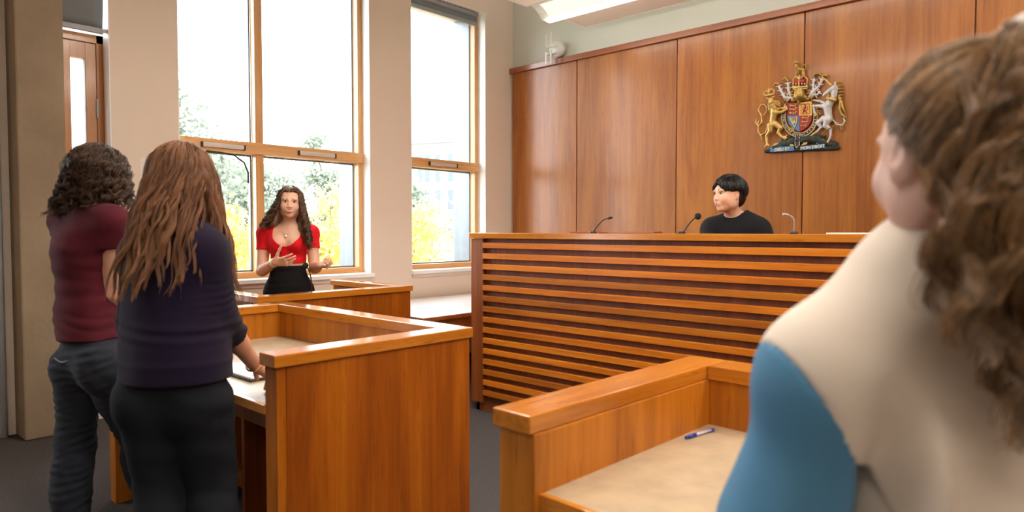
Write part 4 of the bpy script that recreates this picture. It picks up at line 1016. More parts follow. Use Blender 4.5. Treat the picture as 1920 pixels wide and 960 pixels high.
# ---- seated man in black --------------------------------------------------------------------
def judge():
    J = local(JUD); J['_z'] = .38
    for q in 'LR': J['an' + q][2] = .47; J['kn' + q][2] = .90
    J['pelvis'][2] = .95; J['elR'][2] = 1.228; J['elL'][2] = 1.222; J['wrR'][2] = 1.195; J['wrL'][2] = 1.19
    p = person_root('person with short black hair and black jumper seated behind the slatted bench', (0, 0, 0))
    sk = skinmat('fair_skin', (.72, .46, .34)); ax = axes_of(J); f = ax[:, 1]
    H = frame(J['head'] + V3(0, 0, -.004), 243, -1, 0, .96)
    B = Sculpt(.0035); B.F = H; head_prims(B, .98, 1.05); B.F = np.eye(4)
    B.rc(J['neck'] - V3(0, 0, .03), J['head'] + V3(0.0, .01, -.06), .053, .050, k=.03)
    torso(B, J, 0, ch=.138, wa=.12, hp=.13, sh=.05, flat=.70)
    for q in ('L', 'R'): limb(B, J['sh' + q], J['el' + q], J['wr' + q], .045, .037, .026, bulge=.038)
    for q in ('L', 'R'): hand_prims(B, J['wr' + q], nrm(V3(.15, -.9, -.1)), (0, 0, -1), V3(1, 0, 0) if q == 'R' else V3(-1, 0, 0), curl=(20, 20, 10))
    skin_legs(B, J); B.build('body', sk, p)
    face_parts(p, H, lip=(.50, .20, .18), w=.98, lip_open=.0, brow=(.008, .006, .006), brow_r=.0024)
    B = Sculpt(.0045); torso(B, J, .015, ch=.145, wa=.135, hp=.14, sh=.056, flat=.74)
    for q in ('L', 'R'):
        a, b, c = J['sh' + q], J['el' + q], J['wr' + q]
        B.rc(a, b, .068, .058, k=.035); B.rc(b, b * .1 + c * .9, .056, .040, k=.015, cut=(0, 1))
    neck_hole(B, J, .062, .06, .062)
    B.rc(J['neck'] + V3(0, 0, -.03) + f * .008, J['neck'] + V3(0, 0, -.022) + f * .006, .070, .066, k=.02)
    B.el(J['neck'] + V3(0, 0, .034) + f * .008, (.056, .056, .034), k=.004, op='S')
    f1 = folds(.007, 20, (1, 1, .8), 33); B.disp = lambda P: f1(P)
    B.build('jumper', clothmat('black_jersey', (.010, .011, .014), sheen=.04), p)
    B = Sculpt(.0055); trousers(B, J, .010, th=.08, kn=.06, an=.05, hp=.135, bum=.08); B.cut(J['pelvis'] + V3(0, 0, .09), (0, 0, 1))
    B.build('trousers', clothmat('dark_trousers', (.02, .02, .025)), p)
    shoes(J, plain('dark_leather_shoe', (.02, .02, .022), .5), p, 280)
    hm = hairmat('black_hair', (.004, .004, .005), (.018, .015, .015), .33)
    B = Sculpt(.004); B.F = H
    B.el((0, -.020, .042), (.086, .108, .090), k=0); B.el((0, -.06, -.02), (.070, .062, .07), k=.03)
    B.el((0, .085, -.018), (.075, .055, .060), k=.012, op='S'); B.el((0, .05, -.06), (.1, .07, .055), k=.015, op='S')
    for s_ in (-1, 1): B.el((s_ * .085, .0, -.025), (.03, .045, .045), k=.01, op='S')
    B.build('hair_mass', hm, p)
    th = lambda q: 64 + 30 * min(1, abs(((q + 180) % 360) - 180) / 42.) ** 1.5 if abs(((q + 180) % 360) - 180) < 42 else (90 if abs(((q + 180) % 360) - 180) < 115 else 108)
    s = [hair('h', p, H, hm, 4200, lambda q: th(q), lambda q: .010 if abs(((q + 180) % 360) - 180) < 115 else .018, lambda q: (0, -.0), phi=(-180, 180), th0=(0, 84), waves=(.004, 3.), clump=60, seed=32, puff=(1.02, 1.15), rad=.0013, T=14, frizz=.0025, rag=.004, flare=-.25)]
    add_strands('hair', p, hm, s)
    # office chair behind the bench
    ch = root('office_chair', 'black office chair under the seated man, mostly hidden by the slatted bench', 'chair')
    bk = plain('black_chair_fabric', (.02, .02, .022), .85)
    cx, cy = float(J['pelvis'][0]), float(J['pelvis'][1])
    MB().box(cx - .24, cx + .24, cy - .24, cy + .20, .745, .812, .02).build('seat', bk, ch)
    MB().box(cx - .21, cx + .21, cy + .22, cy + .27, .90, 1.25, .02).build('backrest', bk, ch)
    MB().box(cx - .03, cx + .03, cy + .20, cy + .235, .76, .95, .004).build('back_bracket', M['black'], ch)
    MB().tube([(cx, cy, .44), (cx, cy, .745)], .025, 16).build('gas_column', M['steel'], ch, True)
    for k in range(5):
        a = 2 * PI * k / 5
        MB().tube([(cx, cy, .45), (cx + .27 * math.cos(a), cy + .27 * math.sin(a), .435)], [.02, .014], 8).build('leg', M['black'], ch)
        MB().ball((cx + .27 * math.cos(a), cy + .27 * math.sin(a), .408), .026).build('caster', M['black'], ch, True)
# ---- woman close to the viewer ---------------------------------------------------------------
def near_woman():
    J = local(FGW); J['_z'] = 0.
    for a_, z_ in dict(chest=1.10, waist=.96, pelvis=.84, hipL=.79, hipR=.79, knL=.44, knR=.44, anL=.10, anR=.10).items(): J[a_][2] = z_
    bw = axes_of(J)[:, 1] * .055
    for a_ in ('hipL', 'hipR', 'knL', 'knR', 'anL', 'anR'): J[a_] = J[a_] - bw
    J['pelvis'] = J['pelvis'] - bw * .6
    p = person_root('person with curly brown ponytail and cream and blue sweatshirt, seen close from behind', (0, 0, 0))
    sk = skinmat('pink_skin', (.62, .40, .33)); ax = axes_of(J); f = ax[:, 1]
    H = frame(J['head'] + V3(0, 0, -.022), 137, 2, 0, .97)
    B = Sculpt(.004); B.F = H; head_prims(B, 1., 1.05); B.F = np.eye(4)
    B.rc(J['neck'] - V3(0, 0, .03), J['head'] + V3(0, .0, -.05), .050, .048, k=.03)
    torso(B, J, 0, ch=.115, wa=.110, hp=.13, sh=.040, flat=.66)
    for q in ('L', 'R'): limb(B, J['sh' + q], J['el' + q], J['wr' + q], .042, .036, .024, bulge=.036)
    for q in ('L', 'R'): hand_prims(B, J['wr' + q], V3(0, .9, -.05), (.2 if q == 'L' else -.2, 0, -1), V3(1, .2, 0) if q == 'L' else V3(-1, .2, 0), curl=(20, 20, 10), sc=.95)
    skin_legs(B, J); B.build('body', sk, p)
    A1 = CUT_A; nn = CUT_N
    f1 = folds(.006, 16, (1, 1, .6), 43); 
    def fd(P):
        d = f1(P)
        c = np.array(FOLD_C); q = P - c; s_ = q @ ax[:, 0]; z_ = q[:, 2] + .35 * s_
        return d + .017 * np.exp(-(s_ / .020) ** 2) * (1 / (1 + np.exp(z_ / .02))) - .022 * np.exp(-((s_ - .040) / .015) ** 2) * (1 / (1 + np.exp(z_ / .02))) - .008 * np.exp(-((s_ + .05) / .025) ** 2) * (1 / (1 + np.exp(z_ / .02)))
    def shape(B):
        torso(B, J, .020, ch=.138, wa=.140, hp=.150, sh=.046, flat=.76, k=.05)
        for q in ('L', 'R'):
            a, b, c = J['sh' + q], J['el' + q], J['wr' + q]
            B.rc(a + V3(0, 0, .0), b, .056, .076, k=.05); B.rc(b, b * .1 + c * .9, .072, .045, k=.02, cut=(0, 1))
            B.rc(a * .9 + b * .1, J['chest'] * .6 + b * .2 + a * .2, .065, .07, k=.06)
        neck_hole(B, J, .056, .055, .06); B.cut(J['pelvis'] - V3(0, 0, .02), (0, 0, -1)); B.disp = fd
    B = Sculpt(.0048); shape(B); B.cut(A1, nn); B.cut(CUT_B, CUT_NB)
    B.build('sweatshirt_body', clothmat('cream_fleece', (.70, .61, .52), .95, sheen=.08, weave=900, bump=.4, var=.03), p)
    bl = clothmat('blue_fleece', (.085, .235, .40), .95, sheen=.08, weave=900, bump=.4, var=.04)
    sx = ax[:, 0]; lat = float(np.dot(V3(-.215, .862, 0) - V3(*J['neck'][:2], 0), sx)) - .004
    B = Sculpt(.0048); shape(B); B.cut(A1, -np.array(nn)); B.cut(J['neck'] + sx * lat, sx); B.build('sleeve', bl, p)
    B = Sculpt(.0048); shape(B); B.cut(CUT_B, -np.array(CUT_NB)); B.cut(J['neck'] - sx * lat, -sx); B.build('sleeve', bl, p)
    B = Sculpt(.0052); torso(B, J, .017, ch=.138, wa=.140, hp=.150, sh=.030, flat=.76, k=.05); B.cut(J['neck'] - V3(0, 0, .20), (0, 0, 1)); B.cut(J['pelvis'] - V3(0, 0, .02), (0, 0, -1)); B.disp = fd
    B.build('sweatshirt_side', bpy.data.materials['cream_fleece'], p)
    # ribbed collar
    B = Sculpt(.004)
    for t in np.linspace(0, 2 * PI, 20):
        c_ = J['neck'] + V3(0, 0, .046 + .006 * math.cos(t)) + (ax[:, 0] * math.cos(t) * .066 + f * (math.sin(t) * .066 + .004))
        B.rc(c_ - V3(0, 0, .034), c_ + V3(0, 0, .012), .012, .009, k=.006)
    B.build('collar', clothmat('pale_pink_rib', (.66, .50, .46), .95, sheen=.3), p)
    B = Sculpt(.0055); trousers(B, J, .010, th=.080, kn=.06, an=.05, hp=.122, bum=.070); B.cut(J['pelvis'] + V3(0, 0, .07), (0, 0, 1))
    B.build('trousers', clothmat('navy_trousers', (.03, .035, .05)), p)
    shoes(J, plain('white_trainer', (.6, .6, .6), .6), p, 110)
    hm = hairmat('light_brown_hair', (.055, .027, .012), (.42, .24, .11), .40)
    B = Sculpt(.004); B.F = H
    B.el((0, -.020, .034), (.083, .100, .090), k=0); B.el((0, -.055, -.02), (.065, .055, .07), k=.03)
    B.el((0, .085, -.035), (.085, .075, .085), k=.015, op='S'); B.el((0, .03, -.08), (.1, .065, .055), k=.02, op='S')
    for s_ in (-1, 1): B.el((s_ * .085, .0, -.012), (.02, .030, .042), k=.008, op='S')
    B.build('hair_mass', hm, p)
    # combed-back scalp strands towards the tie
    rg = np.random.RandomState(44); C = V3(0, -.018, .034); rr0 = V3(.086, .103, .093)
    tie = V3(-.004, -.088, .110)
    PP = []; n = 5200
    az = rg.uniform(-PI, PI, n); lim = np.interp(np.abs(az), [0, .8, 1.3, 1.9, 2.6, 3.2], [62, 70, 86, 128, 140, 146])
    th = np.radians(lim * np.sqrt(rg.rand(n)) ); T = 12
    X0 = C + rr0 * np.stack([np.sin(th) * np.sin(az), np.sin(th) * np.cos(az), np.cos(th)], 1)
    for i, t in enumerate(np.linspace(0, 1, T)):
        q = (X0 * (1 - t) + tie * t) - C; q = q / np.linalg.norm(q / rr0, axis=1, keepdims=True)
        ph_ = np.floor(az * 9) * 1.7
        q = q * (1.0 + .035 + .03 * np.sin(ph_)[:, None] * math.sin(PI * t) + rg.rand(n, 1) * .03 + .12 * t ** 5)
        PP.append(C + q + rg.normal(size=(n, 3)) * .0006)
    PP = np.stack(PP, 1) @ H[:3, :3].T + H[:3, 3]
    strands('hair', PP, np.tile(.00065 * (1 - .3 * np.linspace(0, 1, T)), (n, 1)), hm, p)
    # ponytail: wavy locks that fall from the tie
    tw = H[:3, :3] @ tie + H[:3, 3]
    toR = V3(.733, .68, 0); away = V3(-.68, .733, 0)
    n = 7000; T = 34; K = 80
    ck = rg.rand(K, 2); cx = ck[:, 0] * 2 - 1; cy = ck[:, 1]; ln = rg.uniform(.26, .46, K); pha = rg.rand(K) * 6.28; frq = rg.uniform(8.5, 14., K)
    ln = ln * (1 - .26 * (cx < -.45) )
    id_ = rg.randint(0, K, n); ex = cx[id_] + rg.normal(size=n) * .055; ey = cy[id_] + rg.normal(size=n) * .10; L_ = ln[id_] * rg.uniform(.9, 1.08, n)
    t = np.linspace(0, 1, T)[None]; s_ = t * L_[:, None]
    spread = np.interp(s_, [0, .03, .10, .20, .30, .5], [.014, .04, .068, .100, .108, .10])
    drop = np.interp(s_, [0, .03, .06, .5], [0, -.012, .012, .455])
    bk = np.interp(s_, [0, .04, .10, .25, .5], [.02, .055, .075, .105, .10])
    mid = np.interp(s_, [0, .1, .3, .5], [0, .0, -.004, .02])
    am = np.interp(s_, [0, .05, .15, .5], [.002, .006, .011, .013])
    w_ = s_ * frq[id_][:, None] * 5.2 + pha[id_][:, None]
    PX = mid + ex[:, None] * spread + am * np.sin(w_); PD = -bk * (.35 + .65 * ey[:, None]) + am * np.cos(w_); PZ = -drop + am * .4 * np.sin(2 * w_)
    P_ = tw[None, None] + PX[..., None] * toR + PD[..., None] * away + PZ[..., None] * V3(0, 0, 1) + rg.normal(size=(n, 1, 3)) * .003 * np.clip(s_ / .2, 0, 1)[..., None]
    pt = strands('ponytail', P_, np.tile(.0009 * (1 - .5 * np.linspace(0, 1, T) ** 2), (n, 1)), hm, p)
    B = Sculpt(.006); 
    c0 = tw - V3(0, 0, .0)
    B.rc(c0 - away * .03, c0 - away * .045 + toR * .012 - V3(0, 0, .12), .022, .052, k=.0, flat=(1.15, .6, 1), axes=np.stack([toR, away, V3(0, 0, 1)], 1)); B.rc(c0 - away * .045 + toR * .012 - V3(0, 0, .12), c0 - away * .060 + toR * .02 - V3(0, 0, .30), .06, .055, k=.02, flat=(1.2, .55, 1), axes=np.stack([toR, away, V3(0, 0, 1)], 1))
    B.build('ponytail_core', hm, pt)
    B = Sculpt(.003)
    for a_ in np.linspace(0, 2 * PI, 14)[:-1]:
        u_ = nrm(toR * math.cos(a_) + V3(0, 0, 1) * math.sin(a_)); B.el(tw - away * .012 + u_ * .019 + V3(0, 0, .004 * math.sin(5 * a_)), (.011, .011, .011), k=.006)
    B.build('hair_tie', clothmat('pale_grey_scrunchie', (.55, .52, .50)), p)
CUT_A, CUT_N = (-.327, .822, 1.219), (-.592, -.635, -.496)
CUT_B, CUT_NB = (.0115, 1.185, 1.219), (.592, .635, -.496)
FOLD_C = (-.191, .835, 1.136)
man(); purple(); red(); judge(); near_woman()
# ------------------------------------------------------------------ outdoors
gr = MB().box(-90, XO - .02, -40, 90, -.6, -.35, 0).build('lawn', plain('short_grass', (.17, .20, .10), .95, var=.3, nscale=2.)); gr['kind'] = 'structure'
pv = MB().box(-8.4, XO - .02, -6, 12, -.35, -.30, .01).build('bounce_paving', plain('pale_bounce_paving', (.50, .48, .45), .85, var=.08, nscale=6.)); pv['kind'] = 'structure'  # unseen pale paving, added to bounce sky light up to the ceiling
def leafmat(name, c1, c2, trans=.35):
    m, nt, o = newmat(name)
    ge = N(nt, 'ShaderNodeNewGeometry'); r = N(nt, 'ShaderNodeValToRGB')
    r.color_ramp.elements[0].color = c4(c1); r.color_ramp.elements[1].color = c4(c2)
    L(nt, ge, 'Random Per Island', r, 'Fac')
    d = N(nt, 'ShaderNodeBsdfDiffuse'); t = N(nt, 'ShaderNodeBsdfTranslucent'); L(nt, r, 'Color', d, 0); L(nt, r, 'Color', t, 0)
    mx = N(nt, 'ShaderNodeMixShader'); mx.inputs[0].default_value = trans; L(nt, d, 0, mx, 1); L(nt, t, 0, mx, 2); L(nt, mx, 0, o, 'Surface')
    return m
bark = plain('pale_bark', (.10, .085, .07), .9, bump=.5, bscale=40)
def leaves(name, C, size, mat, parent, seed):
    rg = np.random.RandomState(seed); n = len(C)
    a = rg.normal(size=(n, 3)); a /= np.linalg.norm(a, axis=1, keepdims=True); b = np.cross(a, rg.normal(size=(n, 3))); b /= np.linalg.norm(b, axis=1, keepdims=True)
    s = size * rg.uniform(.6, 1.2, (n, 1)); k = np.cross(a, b) * s * .12
    V = np.stack([C - a * s * .6, C + b * s * .33 + k, C + a * s * .6, C - b * s * .33 + k], 1).reshape(-1, 3)
    return rawmesh(name, V, np.arange(n * 4).reshape(n, 4), mat, parent, smooth=False)
def tree(name, label, cat, group, loc, height, rx, nb, nl, leaf, mat, seed, low=.25, stem=.05, sparse_top=True, spread=.22):
    rg = np.random.RandomState(seed); t = root(name, label, cat, loc, group)
    segs = [[(0, 0, 0), (rg.normal() * .1, rg.normal() * .1, height * .45), (rg.normal() * .25, rg.normal() * .25, height * .95)]]
    tr = MB(); P = smooth_path(segs[0], 10); tr.tube(P, [stem * (1 - .85 * i / 10) for i in range(11)], 8)
    tips = []
    for i in range(nb):
        u = low + (1 - low) * rg.rand(); p0 = P[min(10, int(u * 10))]; a = rg.rand() * 2 * PI
        rr = rx * math.sqrt(max(.03, 1 - ((u - .45) / .62) ** 2)) * rg.uniform(.35, 1.)
        p1 = p0 + Vector((math.cos(a) * rr, math.sin(a) * rr, rg.uniform(.0, .35) * height * .3))
        q = smooth_path([p0, (p0 + p1) / 2 + Vector((0, 0, .06 * height)), p1], 5); tr.tube(q, [stem * .25 * (1 - .8 * k / 5) for k in range(6)], 5)
        tips += [(q[k], .4 + .12 * k) for k in (2, 3, 4, 5)]
    tr.build('trunk', bark, t)
    C = []
    per = nl // len(tips)
    for p, w_ in tips: C.append(np.array(p) + rg.normal(size=(per, 3)) * spread * rx * w_ * np.array([1, 1, .8]))
    leaves('foliage', np.concatenate(C), leaf, mat, t, seed + 1)
    return t
lg = leafmat('pale_green_leaf', (.23, .275, .22), (.36, .40, .33))
tree('tree', 'tall pale green tree filling the left upper pane of the big window', 'tree', 'hazy green trees outside', (-18.6, 7.2, -.4), 5.6, 2.3, 60, 14000, .15, lg, 1, .15, .12)
tree('tree', 'pale green tree behind the window mullion, left of the woman in red', 'tree', 'hazy green trees outside', (-20.2, 10.2, -.4), 3.9, 1.9, 44, 9000, .15, lg, 2, .1, .10)
tree('tree', 'slender sparse tree whose tip rises above the rail of the right pane', 'tree', 'hazy green trees outside', (-17.6, 11.0, -.4), 4.7, .85, 34, 3600, .12, lg, 3, .2, .07)
tree('tree', 'small green tree in front of the white building, seen in the narrow window', 'tree', 'hazy green trees outside', (-18.9, 14.9, -.4), 3.6, 1.1, 40, 6000, .14, lg, 4, .1, .08)
tree('tree', 'broad pale tree beyond the long haired woman, low in the left pane', 'tree', 'hazy green trees outside', (-16.2, 5.0, -.4), 4.3, 2.0, 44, 9000, .15, lg, 5, .1, .10)
ye = leafmat('yellow_autumn_leaf', (.56, .45, .11), (.80, .72, .34), .5)
rg_ = np.random.RandomState(3)
ysp = [(-9.3, 3.5, 2.35), (-9.0, 4.25, 2.5), (-9.9, 4.95, 2.2), (-9.3, 5.6, 2.2), (-9.6, 6.3, 2.75), (-9.9, 7.0, 2.6), (-9.5, 7.7, 2.45), (-10.0, 8.4, 2.65), (-9.6, 9.1, 2.5)]
yl = ['yellow leaved shrub behind the long brown hair, first of the row outside', 'tall yellow leaved shrub between the brown hair and the window mullion', 'yellow leaved shrub behind the window mullion', 'low yellow leaved shrub directly behind the woman in red',
      'yellow leaved shrub right of the woman in red, by her raised hand', 'yellow leaved shrub at the right edge of the big window', 'yellow leaved shrub at the left of the narrow window', 'yellow leaved shrub in the middle of the narrow window', 'yellow leaved shrub at the right jamb of the narrow window']
for i, (x, y, h_) in enumerate(ysp):
    tree('yellow_shrub', yl[i], 'shrub', 'yellow autumn shrubs outside the windows', (x, y, -.36), h_ - .42, .42, 34, 1900, .078, ye, 20 + i, .03, .014, spread=.42)
# white building
wb_ = root('office_building', 'white office building with blue grey windows, far beyond the yellow shrubs', 'building')
c0 = Vector((-46.5, 39.1, 0)); rt = (Vector((.733, .68, 0)) * .93 - Vector((-.68, .733, 0)) * .36).normalized(); nn_ = Vector((rt.y, -rt.x, 0))
white = plain('white_render', (.30, .31, .32), .9, var=.02); gl = plain('blue_grey_window', (.075, .10, .125), .2)
def bx(u0, u1, d0, d1, z0, z1, name, mat):
    b = MB(); b.box(u0, u1, d0, d1, z0, z1, 0)
    o = b.build(name, mat, wb_); m_ = Matrix(((rt.x, nn_.x, 0, c0.x), (rt.y, nn_.y, 0, c0.y), (0, 0, 1, 0), (0, 0, 0, 1))); o.matrix_basis = m_; return o
bx(-9, 9, -8, 0, -.4, 9.0, 'facade', white)
bx(-9.3, 9.3, -8.3, .2, 9.0, 9.3, 'roof_slab', white)
for k in range(17):
    u = -8.2 + k * 1.0 + (.25 if k % 3 == 1 else 0)
    for z0, z1 in ((5.6, 8.0), (3.2, 4.9), (.6, 2.4)):
        bx(u, u + .5, -.1, .03, z0, z1, 'window', gl)
# ------------------------------------------------------------------ coat of arms on the panelled wall
HM = (0.00072055397, 2.5049414e-05, -2.6279762, 0.00015447703, -0.00098841721, 2.9251976, 0.00011358605, -4.5882405e-06)
def ap(x, y, d=0.):      # drawing sheet to wall: d metres proud of the panel face
    w_ = HM[6] * x + HM[7] * y + 1
    return V3((HM[0] * x + HM[1] * y + HM[2]) / w_, YP - .048 - d, (HM[3] * x + HM[4] * y + HM[5]) / w_)
PX_ = .00083
arms = root('royal_arms', 'painted royal coat of arms with gold lion and white unicorn on the panelled wall', 'coat of arms')
gold = plain('aged_gold_paint', (.40, .25, .06), .36, .55, var=.25, nscale=40.)
brgt = plain('bright_gold_paint', (.62, .42, .13), .35, .45, var=.12, nscale=40.)
silv = plain('silver_white_paint', (.56, .55, .55), .42, .1, var=.12, nscale=40.)
red_ = plain('heraldic_red', (.32, .015, .022), .4); blu = plain('heraldic_blue', (.055, .20, .42), .4); navy = plain('garter_navy', (.012, .022, .09), .4)
yel = plain('heraldic_yellow', (.72, .44, .08), .4); moss = plain('dark_mossy_base', (.025, .032, .022), .7, var=.5, nscale=30., bump=.6, bscale=60)
def blob(name, mat, caps, h=.0032, k=.004, parent=None):
    """caps: (points [(x,y,depth)], radii)"""
    B = Sculpt(h)
    for pts, rs in caps:
        for i in range(len(pts) - 1):
            r0 = rs[i] if isinstance(rs, (list, tuple)) else rs; r1 = rs[i + 1] if isinstance(rs, (list, tuple)) else rs
            B.rc(ap(*pts[i]), ap(*pts[i + 1]), max(r0 * PX_, .0026), max(r1 * PX_, .0026), k=k)
    return B.build(name, mat, parent or arms)
def flat(name, mat, poly, d0, d1, parent=None):
    b = MB(); A = [b.bm.verts.new(ap(x, y, d0)) for x, y in poly]; Bv = [b.bm.verts.new(ap(x, y, d1)) for x, y in poly]
    n = len(poly)
    for i in range(n): b.bm.faces.new((A[i], A[(i + 1) % n], Bv[(i + 1) % n], Bv[i]))
    b.bm.faces.new(A[::-1]); b.bm.faces.new(Bv)
    return b.build(name, mat, parent or arms)
# base compartment
B = Sculpt(.004)
for pts, r in (([(175, 880), (820, 850)], 20), ([(240, 850), (420, 800)], 34), ([(420, 790), (620, 770)], 40), ([(620, 780), (790, 820)], 34), ([(330, 790), (380, 760)], 26), ([(560, 760), (690, 750)], 26)):
    B.rc(ap(*pts[0], .016), ap(*pts[1], .016), r * PX_, r * PX_, k=.01)
B.disp = folds(.003, 160, (1, 1, 1), 3); B.build('compartment', moss, arms)
# motto scroll
flat('motto_scroll', blu, [(222, 846), (434, 838), (436, 876), (222, 892)], .02, .042)
flat('motto_scroll', blu, [(488, 840), (712, 818), (716, 852), (492, 874)], .02, .042)
flat('motto_scroll', blu, [(415, 780), (552, 772), (552, 800), (420, 812)], .018, .036)
flat('scroll_fold', brgt, [(380, 785), (412, 812), (440, 834), (400, 836)], .02, .040); flat('scroll_fold', brgt, [(556, 776), (552, 820), (500, 832), (528, 800)], .02, .040)
flat('scroll_fold', brgt, [(225, 842), (262, 812), (292, 810), (288, 838)], .02, .040); flat('scroll_fold', brgt, [(655, 782), (700, 778), (716, 800), (680, 816)], .02, .040)
flat('scroll_fold', blu, [(630, 790), (658, 782), (668, 812), (636, 818)], .018, .036); flat('scroll_fold', blu, [(262, 812), (300, 800), (300, 830), (270, 846)], .018, .036)
def mesh_text(body, size, M4, mat, name, parent, ext=.0008, align='CENTER'):
    c = bpy.data.curves.new(name, 'FONT'); c.body = body; c.size = size; c.extrude = ext; c.align_x = align; c.align_y = 'CENTER'; c.offset = size * .012
    o = bpy.data.objects.new(name, c); COL.objects.link(o); bpy.context.view_layer.update()
    me = bpy.data.meshes.new_from_object(o.evaluated_get(bpy.context.evaluated_depsgraph_get()))
    COL.objects.unlink(o); bpy.data.objects.remove(o)
    m_ = bpy.data.objects.new(name, me); COL.objects.link(m_); me.materials.clear(); me.materials.append(mat); m_.parent = parent; m_.matrix_basis = M4
    return m_
def wall_text(body, x, y, size, ang, mat, d=.043, name='motto_lettering'):
    p = ap(x, y, d); M4 = Matrix.Translation(Vector(p)) @ Matrix.Rotation(-ang, 4, 'Y') @ Matrix.Rotation(PI / 2, 4, 'X')
    return mesh_text(body, size, M4, mat, name, arms)
lett = plain('cream_gold_lettering', (.85, .74, .45), .4)
wall_text('DIEU ET', 328, 866, .036, R(1.0), lett); wall_text('MON DROIT', 602, 847, .034, R(2.0), lett)
# garter belt with buckle strap
ring = []
def garter(r0, r1, d0, d1, name, mat, a0=-40, a1=220):
    o = []; i_ = []
    for k in range(41):
        a = R(a0 + (a1 - a0) * k / 40); ex = 1.0
        o.append((478 + 152 * r1 * math.cos(a), 572 + 172 * r1 * math.sin(a))); i_.append((478 + 152 * r0 * math.cos(a), 572 + 172 * r0 * math.sin(a)))
    b = MB(); n = len(o)
    vs = [[b.bm.verts.new(ap(*q, d)) for q in L_] for L_ in (o, i_) for d in (d0, d1)]
    O0, O1, I0, I1 = vs
    for k in range(n - 1):
        b.bm.faces.new((O1[k], O1[k + 1], I1[k + 1], I1[k])); b.bm.faces.new((O0[k], O0[k + 1], O1[k + 1], O1[k])); b.bm.faces.new((I0[k], I1[k], I1[k + 1], I0[k + 1]))
    b.bm.faces.new((O0[0], O1[0], I1[0], I0[0])); b.bm.faces.new((O0[-1], I0[-1], I1[-1], O1[-1]))
    return b.build(name, mat, arms)
garter(.86, 1.04, .0, .022, 'garter_belt', navy); garter(1.03, 1.08, .0, .026, 'garter_edge', brgt); garter(.83, .875, .0, .026, 'garter_edge', brgt)
for ch, a in zip('HONISOIT', (186, 178, 170, 163, 154, 147, 140, 133)):
    wall_text(ch, 478 + 145 * math.cos(R(a)), 572 + 164 * math.sin(R(a)), .020, R(a - 90) * -1, lett, .0235, 'garter_lettering')
for ch, a in zip('QUIMALYPENSE', (112, 104, 97, 88, 80, 72, 60, 48, 36, 27, 18, 9)):
    wall_text(ch, 478 + 145 * math.cos(R(a)), 572 + 164 * math.sin(R(a)), .020, R(a - 90) * -1, lett, .0235, 'garter_lettering')
flat('garter_strap', navy, [(452, 750), (484, 750), (482, 830), (462, 850), (448, 826)], .02, .046); blob('garter_edge', brgt, [([(450, 755, .046), (446, 828, .046), (462, 854, .046), (486, 828, .046), (487, 755, .046)], 4)])
blob('garter_buckle', brgt, [([(385, 690, .03), (415, 672, .03), (430, 694, .03), (400, 712, .03), (385, 690, .03)], 5)])
# shield quarters
flat('shield_quarter', red_, [(368, 452), (476, 444), (476, 562), (370, 562)], .0, .030)
flat('shield_quarter', yel, [(476, 444), (588, 434), (592, 560), (476, 562)], .0, .030)
flat('shield_quarter', blu, [(370, 562), (476, 562), (478, 705), (432, 682), (392, 640), (374, 600)], .0, .030)
flat('shield_quarter', red_, [(476, 562), (592, 560), (586, 612), (560, 655), (520, 688), (478, 705)], .0, .030)
# small charges: passant lions, rampant lion, harp
def passant(x, y, s): return [([(x - 22 * s, y, .033), (x + 20 * s, y - 2 * s, .033)], 5.5 * s), ([(x - 24 * s, y - 7 * s, .034), (x - 22 * s, y, .034)], 6 * s), ([(x - 18 * s, y, .033), (x - 26 * s, y + 10 * s, .033)], 3), ([(x + 4 * s, y, .033), (x + 2 * s, y + 12 * s, .033)], 3), ([(x + 20 * s, y, .033), (x + 18 * s, y + 12 * s, .033)], 3), ([(x + 20 * s, y - 2, .033), (x + 30 * s, y - 14 * s, .033), (x + 18 * s, y - 16 * s, .033)], 2.6)]
blob('passant_lions', brgt, passant(424, 474, 1.1) + passant(424, 508, 1.1) + passant(424, 542, 1.1), h=.0022, k=.002)
blob('passant_lions', brgt, passant(536, 584, 1.1) + passant(530, 620, 1.05) + passant(518, 654, .9), h=.0022, k=.002)
blob('rampant_lion', red_, [([(520, 520, .033), (535, 485, .033)], 9), ([(535, 476, .034), (528, 466, .034)], 8), ([(530, 495, .033), (510, 486, .033)], 4), ([(528, 505, .033), (508, 508, .033)], 4), ([(524, 520, .033), (512, 540, .033)], 5), ([(530, 518, .033), (548, 538, .033)], 5), ([(530, 520, .033), (556, 510, .033), (552, 480, .033)], 3)], h=.0022, k=.002)
blob('tressure', red_, [([(494, 462, .031), (570, 456, .031), (572, 545, .031), (494, 548, .031), (494, 462, .031)], 2.6)], h=.0024, k=.001)
blob('harp', brgt, [([(392, 578, .033), (402, 600, .033), (440, 668, .033)], 5), ([(392, 578, .033), (420, 590, .033), (458, 574, .033)], 5), ([(458, 574, .033), (456, 620, .033), (440, 668, .033)], 5)] + [([(402 + 9 * i, 590, .031), (418 + 6 * i, 632, .031)], 1.6) for i in range(5)], h=.0022, k=.001)
